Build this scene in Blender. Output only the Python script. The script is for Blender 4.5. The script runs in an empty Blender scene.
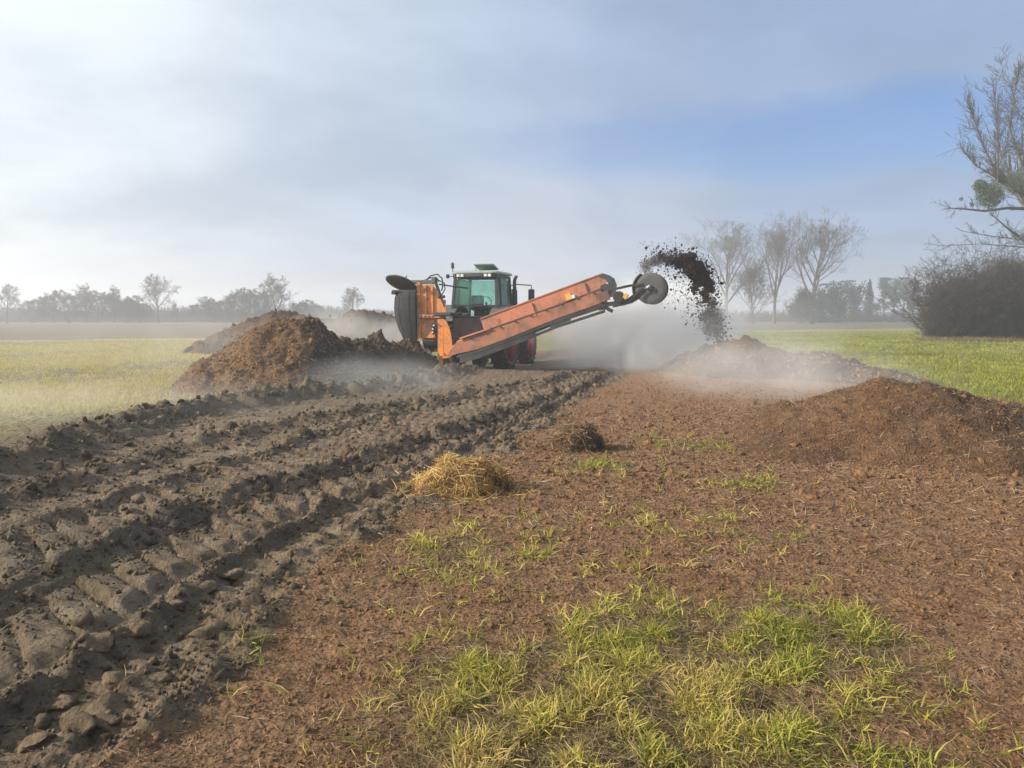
import bpy, math, random
import numpy as np
from mathutils import Vector, Matrix

# ------------------------------------------------------------------ camera, sky, sun, exposure
S = bpy.context.scene
COL = S.collection
FPX, CX, CY, HOR, CAMH = 760.0, 512.0, 384.0, 315.0, 1.7
PITCH = math.atan((CY - HOR) / FPX)
cam = bpy.data.objects.new('camera', bpy.data.cameras.new('camera'))
COL.objects.link(cam)
cam.location = (0, 0, CAMH)
cam.rotation_euler = (math.pi / 2 - PITCH, 0, 0)
cam.data.sensor_width = 36.0
cam.data.lens = FPX / 1024 * 36.0
cam.data.clip_end = 5000
cam.data.clip_start = 0.05
S.camera = cam
S.view_settings.view_transform = 'Standard'
S.view_settings.look = 'None'
S.view_settings.gamma = 1.0
S.view_settings.use_curve_mapping = False
S.view_settings.exposure = 0.68
S.cycles.use_denoising = True
S.cycles.max_bounces = 8
S.cycles.diffuse_bounces = 3
S.cycles.transparent_max_bounces = 16
S.cycles.volume_bounces = 7
S.cycles.sample_clamp_indirect = 8

SUN_AZ = math.radians(-98)      # measured from +Y towards +X
SUN_EL = math.radians(27)
SDIR = Vector((math.sin(SUN_AZ) * math.cos(SUN_EL), math.cos(SUN_AZ) * math.cos(SUN_EL), math.sin(SUN_EL)))
sun = bpy.data.objects.new('sun', bpy.data.lights.new('sun', 'SUN'))
COL.objects.link(sun)
sun.data.energy = 5.0
sun.data.angle = math.radians(1.6)
sun.data.color = (1.0, 0.89, 0.74)
sun.rotation_euler = SDIR.to_track_quat('Z', 'Y').to_euler()
sun.location = (-30, -5, 20)


class NT:
    """small helper round a node tree"""
    def __init__(s, nt):
        s.nt = nt
        nt.nodes.clear()

    def n(s, t, **k):
        nd = s.nt.nodes.new(t)
        for a, b in k.items():
            setattr(nd, a, b)
        return nd

    def link(s, a, b):
        s.nt.links.new(a, b)

    def put(s, sock, v):
        if isinstance(v, bpy.types.NodeSocket):
            s.link(v, sock)
        elif isinstance(v, (tuple, list)) and len(v) == 3 and sock.type == 'RGBA':
            sock.default_value = (*v, 1)
        else:
            sock.default_value = v

    def math(s, op, a, b=0.0, c=None, clamp=False):
        nd = s.n('ShaderNodeMath', operation=op, use_clamp=clamp)
        s.put(nd.inputs[0], a)
        s.put(nd.inputs[1], b)
        if c is not None:
            s.put(nd.inputs[2], c)
        return nd.outputs[0]

    def vmath(s, op, a, b=(0, 0, 0), out=0):
        nd = s.n('ShaderNodeVectorMath', operation=op)
        s.put(nd.inputs[0], a)
        if op == 'SCALE':
            s.put(nd.inputs['Scale'], b)
        else:
            s.put(nd.inputs[1], b)
        return nd.outputs[out]

    def mix(s, f, a, b, blend='MIX'):
        nd = s.n('ShaderNodeMix', data_type='RGBA', blend_type=blend)
        s.put(nd.inputs[0], f)
        s.put(nd.inputs[6], a)
        s.put(nd.inputs[7], b)
        return nd.outputs[2]

    def noise(s, vec, scale, detail=4.0, rough=0.55, dist=0.0, col=False):
        nd = s.n('ShaderNodeTexNoise')
        if vec is not None:
            s.link(vec, nd.inputs['Vector'])
        nd.inputs['Scale'].default_value = scale
        nd.inputs['Detail'].default_value = detail
        nd.inputs['Roughness'].default_value = rough
        nd.inputs['Distortion'].default_value = dist
        return nd.outputs['Color' if col else 'Fac']

    def ramp(s, f, lo, hi, a=0.0, b=1.0, smooth=True):
        nd = s.n('ShaderNodeMapRange', interpolation_type='SMOOTHSTEP' if smooth else 'LINEAR')
        s.put(nd.inputs[0], f)
        s.put(nd.inputs[1], lo)
        s.put(nd.inputs[2], hi)
        s.put(nd.inputs[3], a)
        s.put(nd.inputs[4], b)
        return nd.outputs[0]


def build_world():
    w = bpy.data.worlds.new('World')
    S.world = w
    w.use_nodes = True
    t = NT(w.node_tree)
    sky = t.n('ShaderNodeTexSky', sky_type='NISHITA')
    sky.sun_disc = False
    sky.sun_elevation = SUN_EL
    sky.sun_rotation = SUN_AZ
    sky.altitude = 50
    sky.air_density = 1.0
    sky.dust_density = 2.0
    sky.ozone_density = 1.0
    tc = t.n('ShaderNodeTexCoord')
    d = tc.outputs['Generated']
    sep = t.n('ShaderNodeSeparateXYZ')
    t.link(d, sep.inputs[0])
    zc = t.math('MAXIMUM', sep.outputs[2], 0.0)
    # thin high cloud sheet: direction projected on a plane so that it flattens to the horizon
    den = t.math('ADD', zc, 0.16)
    comb = t.n('ShaderNodeCombineXYZ')
    t.put(comb.inputs[0], t.math('DIVIDE', sep.outputs[0], den))
    t.put(comb.inputs[1], t.math('DIVIDE', sep.outputs[1], den))
    comb.inputs[2].default_value = 3.7
    n1 = t.noise(comb.outputs[0], 0.55, 5, 0.52, 0.5)
    n2 = t.noise(comb.outputs[0], 1.7, 5, 0.55, 0.3)
    nn = t.math('ADD', t.math('MULTIPLY', n1, 0.72), t.math('MULTIPLY', n2, 0.28))
    # the open window of blue in the cloud on the right
    ax = t.math('ARCTAN2', sep.outputs[0], sep.outputs[1])
    wob = t.math('MULTIPLY', t.math('SUBTRACT', n2, 0.5), 0.07)
    gx = t.math('DIVIDE', t.math('SUBTRACT', ax, 0.36), 0.32)
    gz = t.math('DIVIDE', t.math('SUBTRACT', t.math('ADD', sep.outputs[2], wob), 0.205), 0.040)
    g2 = t.math('ADD', t.math('MULTIPLY', gx, gx), t.math('MULTIPLY', gz, gz))
    gap = t.ramp(g2, 2.2, 0.05)
    cover = t.ramp(nn, 0.34, 0.62, 0.80, 0.99)
    cover = t.math('SUBTRACT', cover, t.math('MULTIPLY', gap, 0.74), clamp=True)
    # cloud brightness: forward scattering round the sun
    dt = t.vmath('DOT_PRODUCT', d, tuple(SDIR), out=1)
    fs = t.ramp(dt, -0.30, 0.75)
    cl = t.mix(fs, (2.9, 4.0, 6.1), (8.2, 8.9, 9.1))
    tex = t.ramp(nn, 0.36, 0.64, 0.82, 1.13)
    cl = t.vmath('SCALE', cl, tex)
    blue = t.vmath('MULTIPLY', sky.outputs[0], (0.62, 1.0, 1.55))
    c = t.mix(cover, blue, cl)
    bg = t.n('ShaderNodeBackground')
    t.link(c, bg.inputs[0])
    bg.inputs[1].default_value = 0.069
    o = t.n('ShaderNodeOutputWorld')
    t.link(bg.outputs[0], o.inputs[0])


build_world()

# ------------------------------------------------------------------ pixel <-> ground helpers
HEAD = math.radians(14)
DH = (math.sin(HEAD), math.cos(HEAD))
RH = (math.cos(HEAD), -math.sin(HEAD))


def gp(px, py, z=0.0):
    a = (px - CX) / FPX
    b = (CY - py) / FPX
    dy = math.cos(PITCH) + b * math.sin(PITCH)
    dz = -math.sin(PITCH) + b * math.cos(PITCH)
    k = (z - CAMH) / dz
    return a * k, dy * k


def at(px, py, Y):
    """point seen at a pixel, at depth Y"""
    a = (px - CX) / FPX
    b = (CY - py) / FPX
    dy = math.cos(PITCH) + b * math.sin(PITCH)
    dz = -math.sin(PITCH) + b * math.cos(PITCH)
    k = Y / dy
    return a * k, Y, CAMH + dz * k


def uv(X, Y):
    return X * RH[0] + Y * RH[1], X * DH[0] + Y * DH[1]


# ------------------------------------------------------------------ numpy noise
def _hash(ix, iy, seed):
    h = (ix.astype(np.int64) * 374761393 + iy.astype(np.int64) * 668265263 + seed * 974634777) & 0xFFFFFFFF
    h = ((h ^ (h >> 13)) * 1274126177) & 0xFFFFFFFF
    h = (h ^ (h >> 16)) & 0xFFFFFFFF
    return h.astype(np.float64) / 4294967295.0


def vnoise(x, y, seed=0):
    ix = np.floor(x)
    iy = np.floor(y)
    fx = x - ix
    fy = y - iy
    sx = fx * fx * fx * (fx * (fx * 6 - 15) + 10)
    sy = fy * fy * fy * (fy * (fy * 6 - 15) + 10)
    out = 0
    for ax, wx in ((0, 1 - sx), (1, sx)):
        for ay, wy in ((0, 1 - sy), (1, sy)):
            a = _hash(ix + ax, iy + ay, seed) * 6.2831853
            out = out + wx * wy * (np.cos(a) * (fx - ax) + np.sin(a) * (fy - ay))
    return out * 1.5


def fbm(x, y, freq, octv, seed=0, gain=0.5):
    s = 0
    a = 1.0
    for k in range(octv):
        s = s + a * vnoise(x * freq + 17.3 * k, y * freq - 9.1 * k, seed + k)
        freq *= 2.03
        a *= gain
    return s


def billow(x, y, freq, octv, seed=0, gain=0.5):
    """rounded lumps with sharp creases between"""
    s = 0
    a = 1.0
    for k in range(octv):
        s = s + a * (np.abs(vnoise(x * freq + 7.7 * k, y * freq + 3.1 * k, seed + k)) * 2 - 0.5)
        freq *= 2.1
        a *= gain
    return s


def sstep(x, a, b):
    t = np.clip((x - a) / (b - a), 0, 1)
    return t * t * (3 - 2 * t)


# ------------------------------------------------------------------ ground shape
def curve(pts, z=0.0):
    p = [uv(*gp(x, y, z)) for x, y in pts]
    p.sort(key=lambda q: q[1])
    u = np.array([q[0] for q in p])
    v = np.array([q[1] for q in p])

    def f(vv):
        r = np.interp(vv, v, u)
        return r
    return f


R0 = curve([(120, 768), (225, 650), (300, 582), (400, 510), (480, 462), (590, 388), (625, 372)], .05)
R1 = curve([(140, 632), (225, 562), (280, 530), (342, 497), (418, 469), (480, 435), (560, 400), (600, 377)], .06)
R2 = curve([(-60, 600), (0, 572), (60, 547), (140, 516), (200, 489), (342, 452), (403, 432), (460, 417), (520, 398), (575, 383)], .2)
R3 = curve([(-60, 500), (0, 484), (60, 470), (107, 458), (183, 433), (296, 411), (400, 398), (460, 388), (540, 376)], .2)
R4 = curve([(-80, 470), (0, 450), (23, 444), (78, 428), (156, 406), (234, 395), (300, 388), (380, 380)], .25)
R3B = curve([(90, 500), (200, 462), (270, 442), (345, 420), (450, 396), (540, 382)], .12)


def mud_mask(u, v, X, Y):
    w = fbm(X, Y, 0.9, 3, 40) * 0.35
    right = sstep(u + w, R0(v) + 0.25, R0(v) - 0.1)
    left = sstep(u + w, R4(v) - 0.75, R4(v) - 0.25)
    far = sstep(v, 46, 34)
    return right * left * far


def compost_mask(u, v, X, Y):
    w = fbm(X, Y, 0.5, 3, 51) * 0.8
    e = np.interp(v, [0, 6, 12, 18, 26, 34], [11, 10, 8.0, 5.6, 4.6, 3.8])
    return sstep(u + w, e + 0.6, e - 0.5) * sstep(v + w * 2, 42, 32)


def ground_h(X, Y, fine=True):
    u, v = uv(X, Y)
    r = np.hypot(X, Y)
    mud = mud_mask(u, v, X, Y)
    h = 0.05 * fbm(X, Y, 0.12, 2, 3) * sstep(r, 400, 20)
    wob = 0.07 * fbm(X, Y, 1.1, 2, 9)
    r0, r1, r2, r3, r4, r3b = R0(v), R1(v), R2(v), R3(v), R4(v), R3B(v)
    n1 = fbm(X, Y, 1.6, 3, 21)
    lump = billow(X, Y, 3.6, 4, 31, 0.55)
    vis = sstep(v, 36, 25) * sstep(v, -6, -1)
    fade = sstep(v, 24.5, 20)
    jag = fbm(X, Y, 4.5, 4, 33, .65)

    def ridge(c, w, a):
        d = (u + wob - c) / w
        return a * np.exp(-d * d) * (0.9 + 0.38 * n1 + 0.34 * jag) * fade
    rd = ridge(r0, 0.12, 0.05) + ridge(r0 - .28, 0.06, 0.04) + ridge(r1, 0.065, 0.085) + ridge(r2 - .05, 0.15, 0.105) + ridge(r3, 0.20, 0.12) + ridge(r4, 0.40, 0.27) \
        + ridge(r3b, 0.10, 0.07)
    # near track with lug print between R2 and R1
    def track(a, b, pitch, skew, amp, depth, seed, w0, w1):
        t = (u + wob * .5 - a) / (b - a)
        win = sstep(t, 0.0, 0.12) * sstep(t, 1.0, 0.9)
        lugw = sstep(t, w0, w0 + .10) * sstep(t, w1, w1 - .16)
        ph = (v + skew * (t - .5) + 0.09 * fbm(X, Y, .8, 2, seed)) / pitch
        f = ph - np.floor(ph)
        blk = _hash(np.floor(ph), np.floor(ph * 0), seed + 5)
        prof = sstep(f, 0.0, 0.11) * (1 - 0.5 * f) * sstep(f, 1.0, 0.86)
        prof = prof * (0.65 + 0.5 * blk) * (0.95 + 0.35 * fbm(X, Y, 5, 2, seed + 2))
        return -depth * win + amp * prof * win * lugw, win, win * lugw
    ta, wa, la = track(r2 + .14, r1 - .05, 0.30, 0.60, 0.085, 0.06, 61, 0.0, 0.78)
    tb, wb, lb = track(r3b + .02, r2 - .18, 0.31, 0.58, 0.095, 0.055, 71, 0.0, 0.97)
    tc_, wc, lc = track(r1 + .05, r0 - .02, 0.24, 0.20, 0.05, 0.04, 81, 0.0, 0.9)
    trk = np.maximum(np.maximum(wa, wb), 0)
    lugs = np.maximum(la, lb)
    rough = 0.010 * lump * (1 - .85 * trk) + 0.022 * n1 * (1 - .85 * trk) + .012 * jag * (1 - .85 * trk)
    h = h + vis * mud * (rd + ta + tb + tc_ + rough)
    if fine:
        f2 = fbm(X, Y, 10.0, 3, 91, 0.75)
        h = h + mud * vis * 0.011 * f2 * (1 - .5 * trk - .35 * lugs)
        cm = compost_mask(u, v, X, Y) * (1 - mud)
        h = h + cm * (0.020 * fbm(X, Y, 2.2, 3, 101) + 0.008 * billow(X, Y, 9, 3, 111, .6))
        gr = (1 - cm) * (1 - mud)
        h = h + gr * sstep(r, 160, 40) * (0.03 * fbm(X, Y, 1.2, 3, 121))
    # the tractor has sunk a little
    ut, vt = uv(TRX, TRY)
    h = h - .13 * np.exp(-((u - ut) / 2.0) ** 4) * sstep(v, 22.5, 24.8)
    return h


TRX, TRY = -1.12, 26.0


def grass_mask(X, Y):
    """where grass shows through the compost in the foreground"""
    g = np.zeros_like(X)
    n = fbm(X, Y, 1.4, 4, 131, .6)
    for (px, py, rx, ry, a) in ((660, 690, 1.0, 1.05, 1.0), (560, 740, .62, .7, 1.0), (790, 650, .55, .7, .95), (480, 700, .5, .6, .8), (860, 632, .22, .4, .8),
                                (450, 548, .9, .9, .42), (600, 466, .55, .55, .8), (685, 441, .7, .8, .6), (738, 484, .6, .5, .42),
                                (360, 562, .28, .25, .6), (560, 570, .9, .8, .30), (240, 658, .12, .1, .9), (375, 720, .16, .14, .7), (690, 530, 1.2, 1.0, .22),
                                (270, 680, .12, .12, .5), (500, 505, .5, .4, .3)):
        x0, y0 = gp(px, py)
        d2 = ((X - x0) / rx) ** 2 + ((Y - y0) / ry) ** 2
        g = np.maximum(g, a * np.exp(-d2 * 1.3))
    return np.clip(g + n * 0.30 * sstep(g, .05, .35), 0, 1)


def swath(X, Y, bl):
    return np.clip(np.exp(-((bl + 37.5 + 3 * fbm(X, Y, .08, 2, 171)) / 4.5) ** 2) * sstep(X, 0, -4) * (.85 + .9 * fbm(X, Y, .6, 3, 181))
                   + .75 * sstep(X, 0, -4) * sstep(fbm(X, Y, .16, 4, 191), -.05, .45), 0, 1)


def lines(breaks):
    """graded coordinates: list of (to, d0, growth)"""
    out = [breaks[0]]
    for to, d0, gr in breaks[1:]:
        x0 = out[-1]
        x = x0
        while x < to:
            x += d0 + gr * (x - x0)
            out.append(x)
    return out


# ------------------------------------------------------------------ mesh builder
class MB:
    def __init__(s):
        s.V = []
        s.F = []
        s.nv = 0

    def add(s, v, f):
        v = np.asarray(v, float).reshape(-1, 3)
        s.V.append(v)
        s.F.extend([tuple(int(i) + s.nv for i in q) for q in f])
        s.nv += len(v)
        return s

    def box(s, c, size, rot=None, bev=0.0):
        x, y, z = [k / 2 for k in size]
        if bev > 0:
            b = min(bev, x * .9, y * .9, z * .9)
            loop = [(x - b, y), (x, y - b), (x, -y + b), (x - b, -y), (-x + b, -y), (-x, -y + b), (-x, y - b), (-x + b, y)]
            lo = [((x - b) * np.sign(p[0]) if abs(p[0]) > x - b else p[0], (y - b) * np.sign(p[1]) if abs(p[1]) > y - b else p[1]) for p in loop]
            v = [(p[0], p[1], -z) for p in lo] + [(p[0], p[1], -z + b) for p in loop] + [(p[0], p[1], z - b) for p in loop] + [(p[0], p[1], z) for p in lo]
            f = []
            for r in range(3):
                for i in range(8):
                    j = (i + 1) % 8
                    f.append((r * 8 + i, (r + 1) * 8 + i, (r + 1) * 8 + j, r * 8 + j))
            f.append(tuple(range(8)))
            f.append(tuple(range(31, 23, -1)))
        else:
            v = [(a, b_, c_) for a in (-x, x) for b_ in (-y, y) for c_ in (-z, z)]
            f = [(0, 1, 3, 2), (4, 6, 7, 5), (0, 4, 5, 1), (2, 3, 7, 6), (0, 2, 6, 4), (1, 5, 7, 3)]
        v = np.array(v, float)
        if rot is not None:
            v = v @ np.array(rot.to_3x3() if isinstance(rot, Matrix) else rot).T
        return s.add(v + np.array(c), f)

    def bar(s, a, b, w, h, up=(0, 0, 1)):
        a = Vector(a)
        b = Vector(b)
        d = (b - a)
        L = d.length
        d.normalize()
        upv = Vector(up)
        if abs(d.dot(upv)) > .98:
            upv = Vector((0, 1, 0))
        sx = d.cross(upv).normalized()
        sz = sx.cross(d)
        R = Matrix((sx, d, sz)).transposed()
        return s.box((a + b) / 2, (w, L, h), R)

    def tube(s, pts, r, k=8, cap=True):
        pts = [Vector(p) for p in pts]
        n = len(pts)
        rr = r if isinstance(r, (list, tuple)) else [r] * n
        v = []
        ref = Vector((0, 0, 1))
        for i, p in enumerate(pts):
            d = (pts[min(i + 1, n - 1)] - pts[max(i - 1, 0)]).normalized()
            if abs(d.dot(ref)) > .95:
                ref = Vector((1, 0, 0)) if abs(d.x) < .9 else Vector((0, 1, 0))
            a = d.cross(ref).normalized()
            b = d.cross(a)
            for j in range(k):
                t = 2 * math.pi * j / k
                v.append(p + rr[i] * (math.cos(t) * a + math.sin(t) * b))
        f = []
        for i in range(n - 1):
            for j in range(k):
                j2 = (j + 1) % k
                f.append((i * k + j, i * k + j2, (i + 1) * k + j2, (i + 1) * k + j))
        if cap:
            f.append(tuple(range(k - 1, -1, -1)))
            f.append(tuple(range((n - 1) * k, n * k)))
        return s.add([tuple(q) for q in v], f)

    def lathe(s, prof, c, axis='x', k=28, closed=False):
        """prof: list of (radius, offset along axis)"""
        v = []
        n = len(prof)
        for (r, o) in prof:
            for j in range(k):
                t = 2 * math.pi * j / k
                a, b = r * math.cos(t), r * math.sin(t)
                v.append({'x': (o, a, b), 'y': (a, o, b), 'z': (a, b, o)}[axis])
        f = []
        for i in range(n if closed else n - 1):
            i2 = (i + 1) % n
            for j in range(k):
                j2 = (j + 1) % k
                f.append((i * k + j, i * k + j2, i2 * k + j2, i2 * k + j))
        if not closed:
            if prof[0][0] > 1e-4:
                f.append(tuple(range(k - 1, -1, -1)))
            if prof[-1][0] > 1e-4:
                f.append(tuple(range((n - 1) * k, n * k)))
        return s.add(np.array(v) + np.array(c), f)

    def prism(s, poly, lo, hi, plane='xz'):
        """polygon extruded along the remaining axis between lo and hi"""
        n = len(poly)
        v = []
        for o in (lo, hi):
            for (a, b) in poly:
                v.append({'xz': (a, o, b), 'yz': (o, a, b), 'xy': (a, b, o)}[plane])
        f = [tuple(range(n)), tuple(range(2 * n - 1, n - 1, -1))]
        for i in range(n):
            j = (i + 1) % n
            f.append((i, i + n, j + n, j))
        return s.add(v, f)

    def mesh(s, name):
        me = bpy.data.meshes.new(name)
        me.from_pydata(np.concatenate(s.V).tolist(), [], s.F)
        return me

    def build(s, name, mat, parent=None, smooth=False, fix=True, bevel=0.0):
        import bmesh
        me = s.mesh(name)
        if fix:
            bm = bmesh.new()
            bm.from_mesh(me)
            bmesh.ops.recalc_face_normals(bm, faces=bm.faces)
            bm.to_mesh(me)
            bm.free()
        if smooth:
            me.shade_smooth()
        return link(name, me, mat, parent)


def link(name, me, mat, parent=None):
    if mat is not None:
        me.materials.clear()
        me.materials.append(mat)
    o = bpy.data.objects.new(name, me)
    COL.objects.link(o)
    if parent is not None:
        o.parent = parent
    return o


def fast_mesh(name, V, F, smooth=False):
    """V (n,3), F (m,k) arrays -> mesh"""
    me = bpy.data.meshes.new(name)
    V = np.ascontiguousarray(V, dtype=np.float32)
    F = np.ascontiguousarray(F, dtype=np.int32)
    k = F.shape[1]
    me.vertices.add(len(V))
    me.vertices.foreach_set('co', V.ravel())
    me.loops.add(F.size)
    me.loops.foreach_set('vertex_index', F.ravel())
    me.polygons.add(len(F))
    me.polygons.foreach_set('loop_start', np.arange(len(F), dtype=np.int32) * k)
    me.polygons.foreach_set('loop_total', np.full(len(F), k, dtype=np.int32))
    if smooth:
        me.polygons.foreach_set('use_smooth', np.ones(len(F), dtype=bool))
    me.update(calc_edges=True)
    me.validate()
    return me


def set_attr(me, name, arr):
    a = me.attributes.new(name, 'FLOAT_COLOR', 'POINT')
    c = np.ones((len(me.vertices), 4), dtype=np.float32)
    c[:, :arr.shape[1]] = arr
    a.data.foreach_set('color', c.ravel())


def tag(o, label=None, cat=None, group=None, kind=None):
    if label:
        o['label'] = label
    if cat:
        o['category'] = cat
    if group:
        o['group'] = group
    if kind:
        o['kind'] = kind
    return o


def empty(name, loc, rz=0.0):
    e = bpy.data.objects.new(name, None)
    e.empty_display_size = 0.3
    COL.objects.link(e)
    e.location = loc
    e.rotation_euler = (0, 0, rz)
    return e


# ------------------------------------------------------------------ materials
def new_mat(name):
    m = bpy.data.materials.new(name)
    m.use_nodes = True
    t = NT(m.node_tree)
    out = t.n('ShaderNodeOutputMaterial')
    b = t.n('ShaderNodeBsdfPrincipled')
    t.link(b.outputs[0], out.inputs[0])
    return m, t, b, out


def pos(t):
    return t.n('ShaderNodeNewGeometry').outputs['Position']


def objc(t):
    return t.n('ShaderNodeTexCoord').outputs['Object']


def bump(t, b, h, strength, dist):
    nd = t.n('ShaderNodeBump')
    nd.inputs['Strength'].default_value = strength
    nd.inputs['Distance'].default_value = dist
    t.link(h, nd.inputs['Height'])
    t.link(nd.outputs[0], b.inputs['Normal'])


def mat_paint(name, col, dirt=(.10, .075, .055), amount=0.5, rough=0.45, rust=None, scale=2.5, metal=0.0):
    m, t, b, o = new_mat(name)
    p = objc(t)
    n = t.noise(p, scale, 8, .65, .4)
    n2 = t.noise(p, scale * 9, 4, .7)
    k = t.math('ADD', t.math('MULTIPLY', n, .75), t.math('MULTIPLY', n2, .25))
    f = t.ramp(k, .62 - .30 * amount, .74 - .10 * amount)
    fade = t.mix(t.ramp(t.noise(p, scale * .5, 3), .3, .7), col, tuple(min(1, c * .78 + .05) for c in col))
    c = t.mix(t.math('MULTIPLY', f, .85), fade, dirt)
    if rust is not None:
        r = t.ramp(t.noise(p, scale * 1.7, 7, .7, .8), .56, .66)
        c = t.mix(t.math('MULTIPLY', r, .8), c, rust)
    t.link(c, b.inputs['Base Color'])
    t.put(b.inputs['Roughness'], t.ramp(f, 0, 1, rough, .85))
    b.inputs['Metallic'].default_value = metal
    bump(t, b, k, .25, .01)
    return m


def mat_plain(name, col, rough=.7, scale=6, var=.35, bumpd=.01):
    m, t, b, o = new_mat(name)
    p = objc(t)
    n = t.noise(p, scale, 6, .65)
    c = t.mix(t.ramp(n, .3, .7), tuple(k * (1 - var) for k in col), tuple(min(1, k * (1 + var)) for k in col))
    t.link(c, b.inputs['Base Color'])
    b.inputs['Roughness'].default_value = rough
    bump(t, b, n, .4, bumpd)
    return m


def mat_glass(name, tint=(.80, .97, .93)):
    m, t, b, o = new_mat(name)
    t.nt.nodes.remove(b)
    tr = t.n('ShaderNodeBsdfTransparent')
    tr.inputs[0].default_value = (*tint, 1)
    gl = t.n('ShaderNodeBsdfGlossy')
    gl.inputs['Roughness'].default_value = .06
    df = t.n('ShaderNodeBsdfDiffuse')
    df.inputs[0].default_value = (.24, .42, .38, 1)
    fr = t.n('ShaderNodeFresnel')
    fr.inputs[0].default_value = 1.22
    m1 = t.n('ShaderNodeMixShader')
    t.link(t.math('MULTIPLY', fr.outputs[0], 1.0), m1.inputs[0])
    t.link(tr.outputs[0], m1.inputs[1])
    t.link(gl.outputs[0], m1.inputs[2])
    m2 = t.n('ShaderNodeMixShader')
    t.link(t.ramp(t.noise(objc(t), 2.2, 6, .7), 
                  .35, .75, .10, .30), m2.inputs[0])   # dust film; its teal paints in light seen through the panes
    t.link(m1.outputs[0], m2.inputs[1])
    t.link(df.outputs[0], m2.inputs[2])
    t.link(m2.outputs[0], o.inputs[0])
    return m


def soil_nodes(t, p, kind):
    """returns colour, height"""
    nA = t.noise(p, 1.3, 5, .6)
    nB = t.noise(p, 9, 6, .65)
    nC = t.noise(p, 55, 5, .7)
    vor = t.n('ShaderNodeTexVoronoi')
    t.link(p, vor.inputs['Vector'])
    vor.inputs['Scale'].default_value = 38
    crumb = vor.outputs['Distance']
    if kind == 'mud':
        c = t.mix(t.ramp(nB, .34, .66), (.092, .062, .036), (.232, .166, .102))
        c = t.mix(t.math('MULTIPLY', t.ramp(nA, .45, .72), .55), c, (.262, .198, .132))
        c = t.mix(t.math('MULTIPLY', t.ramp(nC, .52, .72), .5), c, (.040, .028, .020))
        h = t.math('ADD', t.math('ADD', t.math('MULTIPLY', nB, 1.0), t.math('MULTIPLY', nC, .6)), t.math('MULTIPLY', crumb, .35))
    else:
        c = t.mix(t.ramp(nB, .3, .7), (.138, .068, .029), (.300, .160, .072))
        c = t.mix(t.math('MULTIPLY', t.ramp(nA, .40, .68), .5), c, (.238, .152, .082))
        c = t.mix(t.math('MULTIPLY', t.ramp(nC, .50, .70), .65), c, (.034, .021, .014))
        c = t.mix(t.math('MULTIPLY', t.ramp(nC, .44, .30), .6), c, (.30, .200, .125))
        h = t.math('ADD', t.math('MULTIPLY', nC, .55), t.math('MULTIPLY', crumb, .5))
    return c, h


def mat_ground():
    m, t, b, o = new_mat('ground')
    p = pos(t)
    a1 = t.n('ShaderNodeAttribute', attribute_name='zone')
    a2 = t.n('ShaderNodeAttribute', attribute_name='zone2')
    s1 = t.n('ShaderNodeSeparateColor')
    s2 = t.n('ShaderNodeSeparateColor')
    t.link(a1.outputs['Color'], s1.inputs[0])
    t.link(a2.outputs['Color'], s2.inputs[0])
    mud, comp, lawn = s1.outputs
    dark, far, yellow = s2.outputs
    edge = t.math('MULTIPLY', t.math('SUBTRACT', t.noise(p, 7, 5, .7), .5), .9)

    def sharp(k):
        return t.ramp(t.math('ADD', k, t.math('MULTIPLY', edge, t.math('MULTIPLY', t.math('MULTIPLY', k, t.math('SUBTRACT', 1.0, k)), 4.0))), .3, .7)
    mc, mh = soil_nodes(t, p, 'mud')
    mc = t.mix(t.math('MULTIPLY', dark, .8), mc, t.mix(t.noise(p, 14, 5, .7), (.034, .025, .018), (.100, .074, .052)))
    cc, ch = soil_nodes(t, p, 'compost')
    # meadow
    g1 = t.noise(p, .35, 6, .6)
    g2 = t.noise(p, 5, 6, .7)
    g3 = t.noise(p, 40, 4, .7)
    green = t.mix(t.ramp(g2, .35, .65), (.125, .155, .034), (.225, .245, .068))
    ylw = t.mix(t.ramp(g2, .35, .65), (.205, .175, .060), (.350, .295, .115))
    fy = t.math('ADD', t.math('MULTIPLY', yellow, .75), t.math('MULTIPLY', t.ramp(g1, .42, .66), .45), clamp=True)
    gc = t.mix(fy, green, ylw)
    gc = t.mix(t.math('MULTIPLY', t.ramp(g3, .5, .72), .55), gc, (.055, .060, .018))
    fc = t.mix(t.noise(p, .12, 6, .6), (.115, .088, .064), (.190, .150, .108))
    c = t.mix(sharp(comp), gc, cc)
    c = t.mix(sharp(mud), c, mc)
    under = t.mix(t.ramp(g2, .3, .7), (.075, .062, .022), (.150, .140, .045))
    c = t.mix(t.math('MULTIPLY', sharp(lawn), .75), c, under)
    c = t.mix(far, c, fc)
    # pale track at the field boundary
    a3 = t.n('ShaderNodeAttribute', attribute_name='zone3')
    s3 = t.n('ShaderNodeSeparateColor')
    t.link(a3.outputs['Color'], s3.inputs[0])
    c = t.mix(t.math('MULTIPLY', s3.outputs[0], .8), c, (.34, .30, .17))
    c = t.mix(t.math('MULTIPLY', s3.outputs[1], .85), c, (.135, .108, .066))
    t.link(c, b.inputs['Base Color'])
    t.put(b.inputs['Roughness'], t.math('SUBTRACT', .93, t.math('MULTIPLY', t.math('MULTIPLY', mud, t.ramp(t.noise(p, 1.9, 5, .65), .50, .66)), .42)))
    b.inputs['Specular IOR Level'].default_value = .35
    nA = t.n('ShaderNodeMix', data_type='FLOAT')
    t.link(mud, nA.inputs[0])
    t.link(ch, nA.inputs[2])
    t.link(mh, nA.inputs[3])
    bump(t, b, nA.outputs[0], 1.0, .045)
    return m


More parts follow.
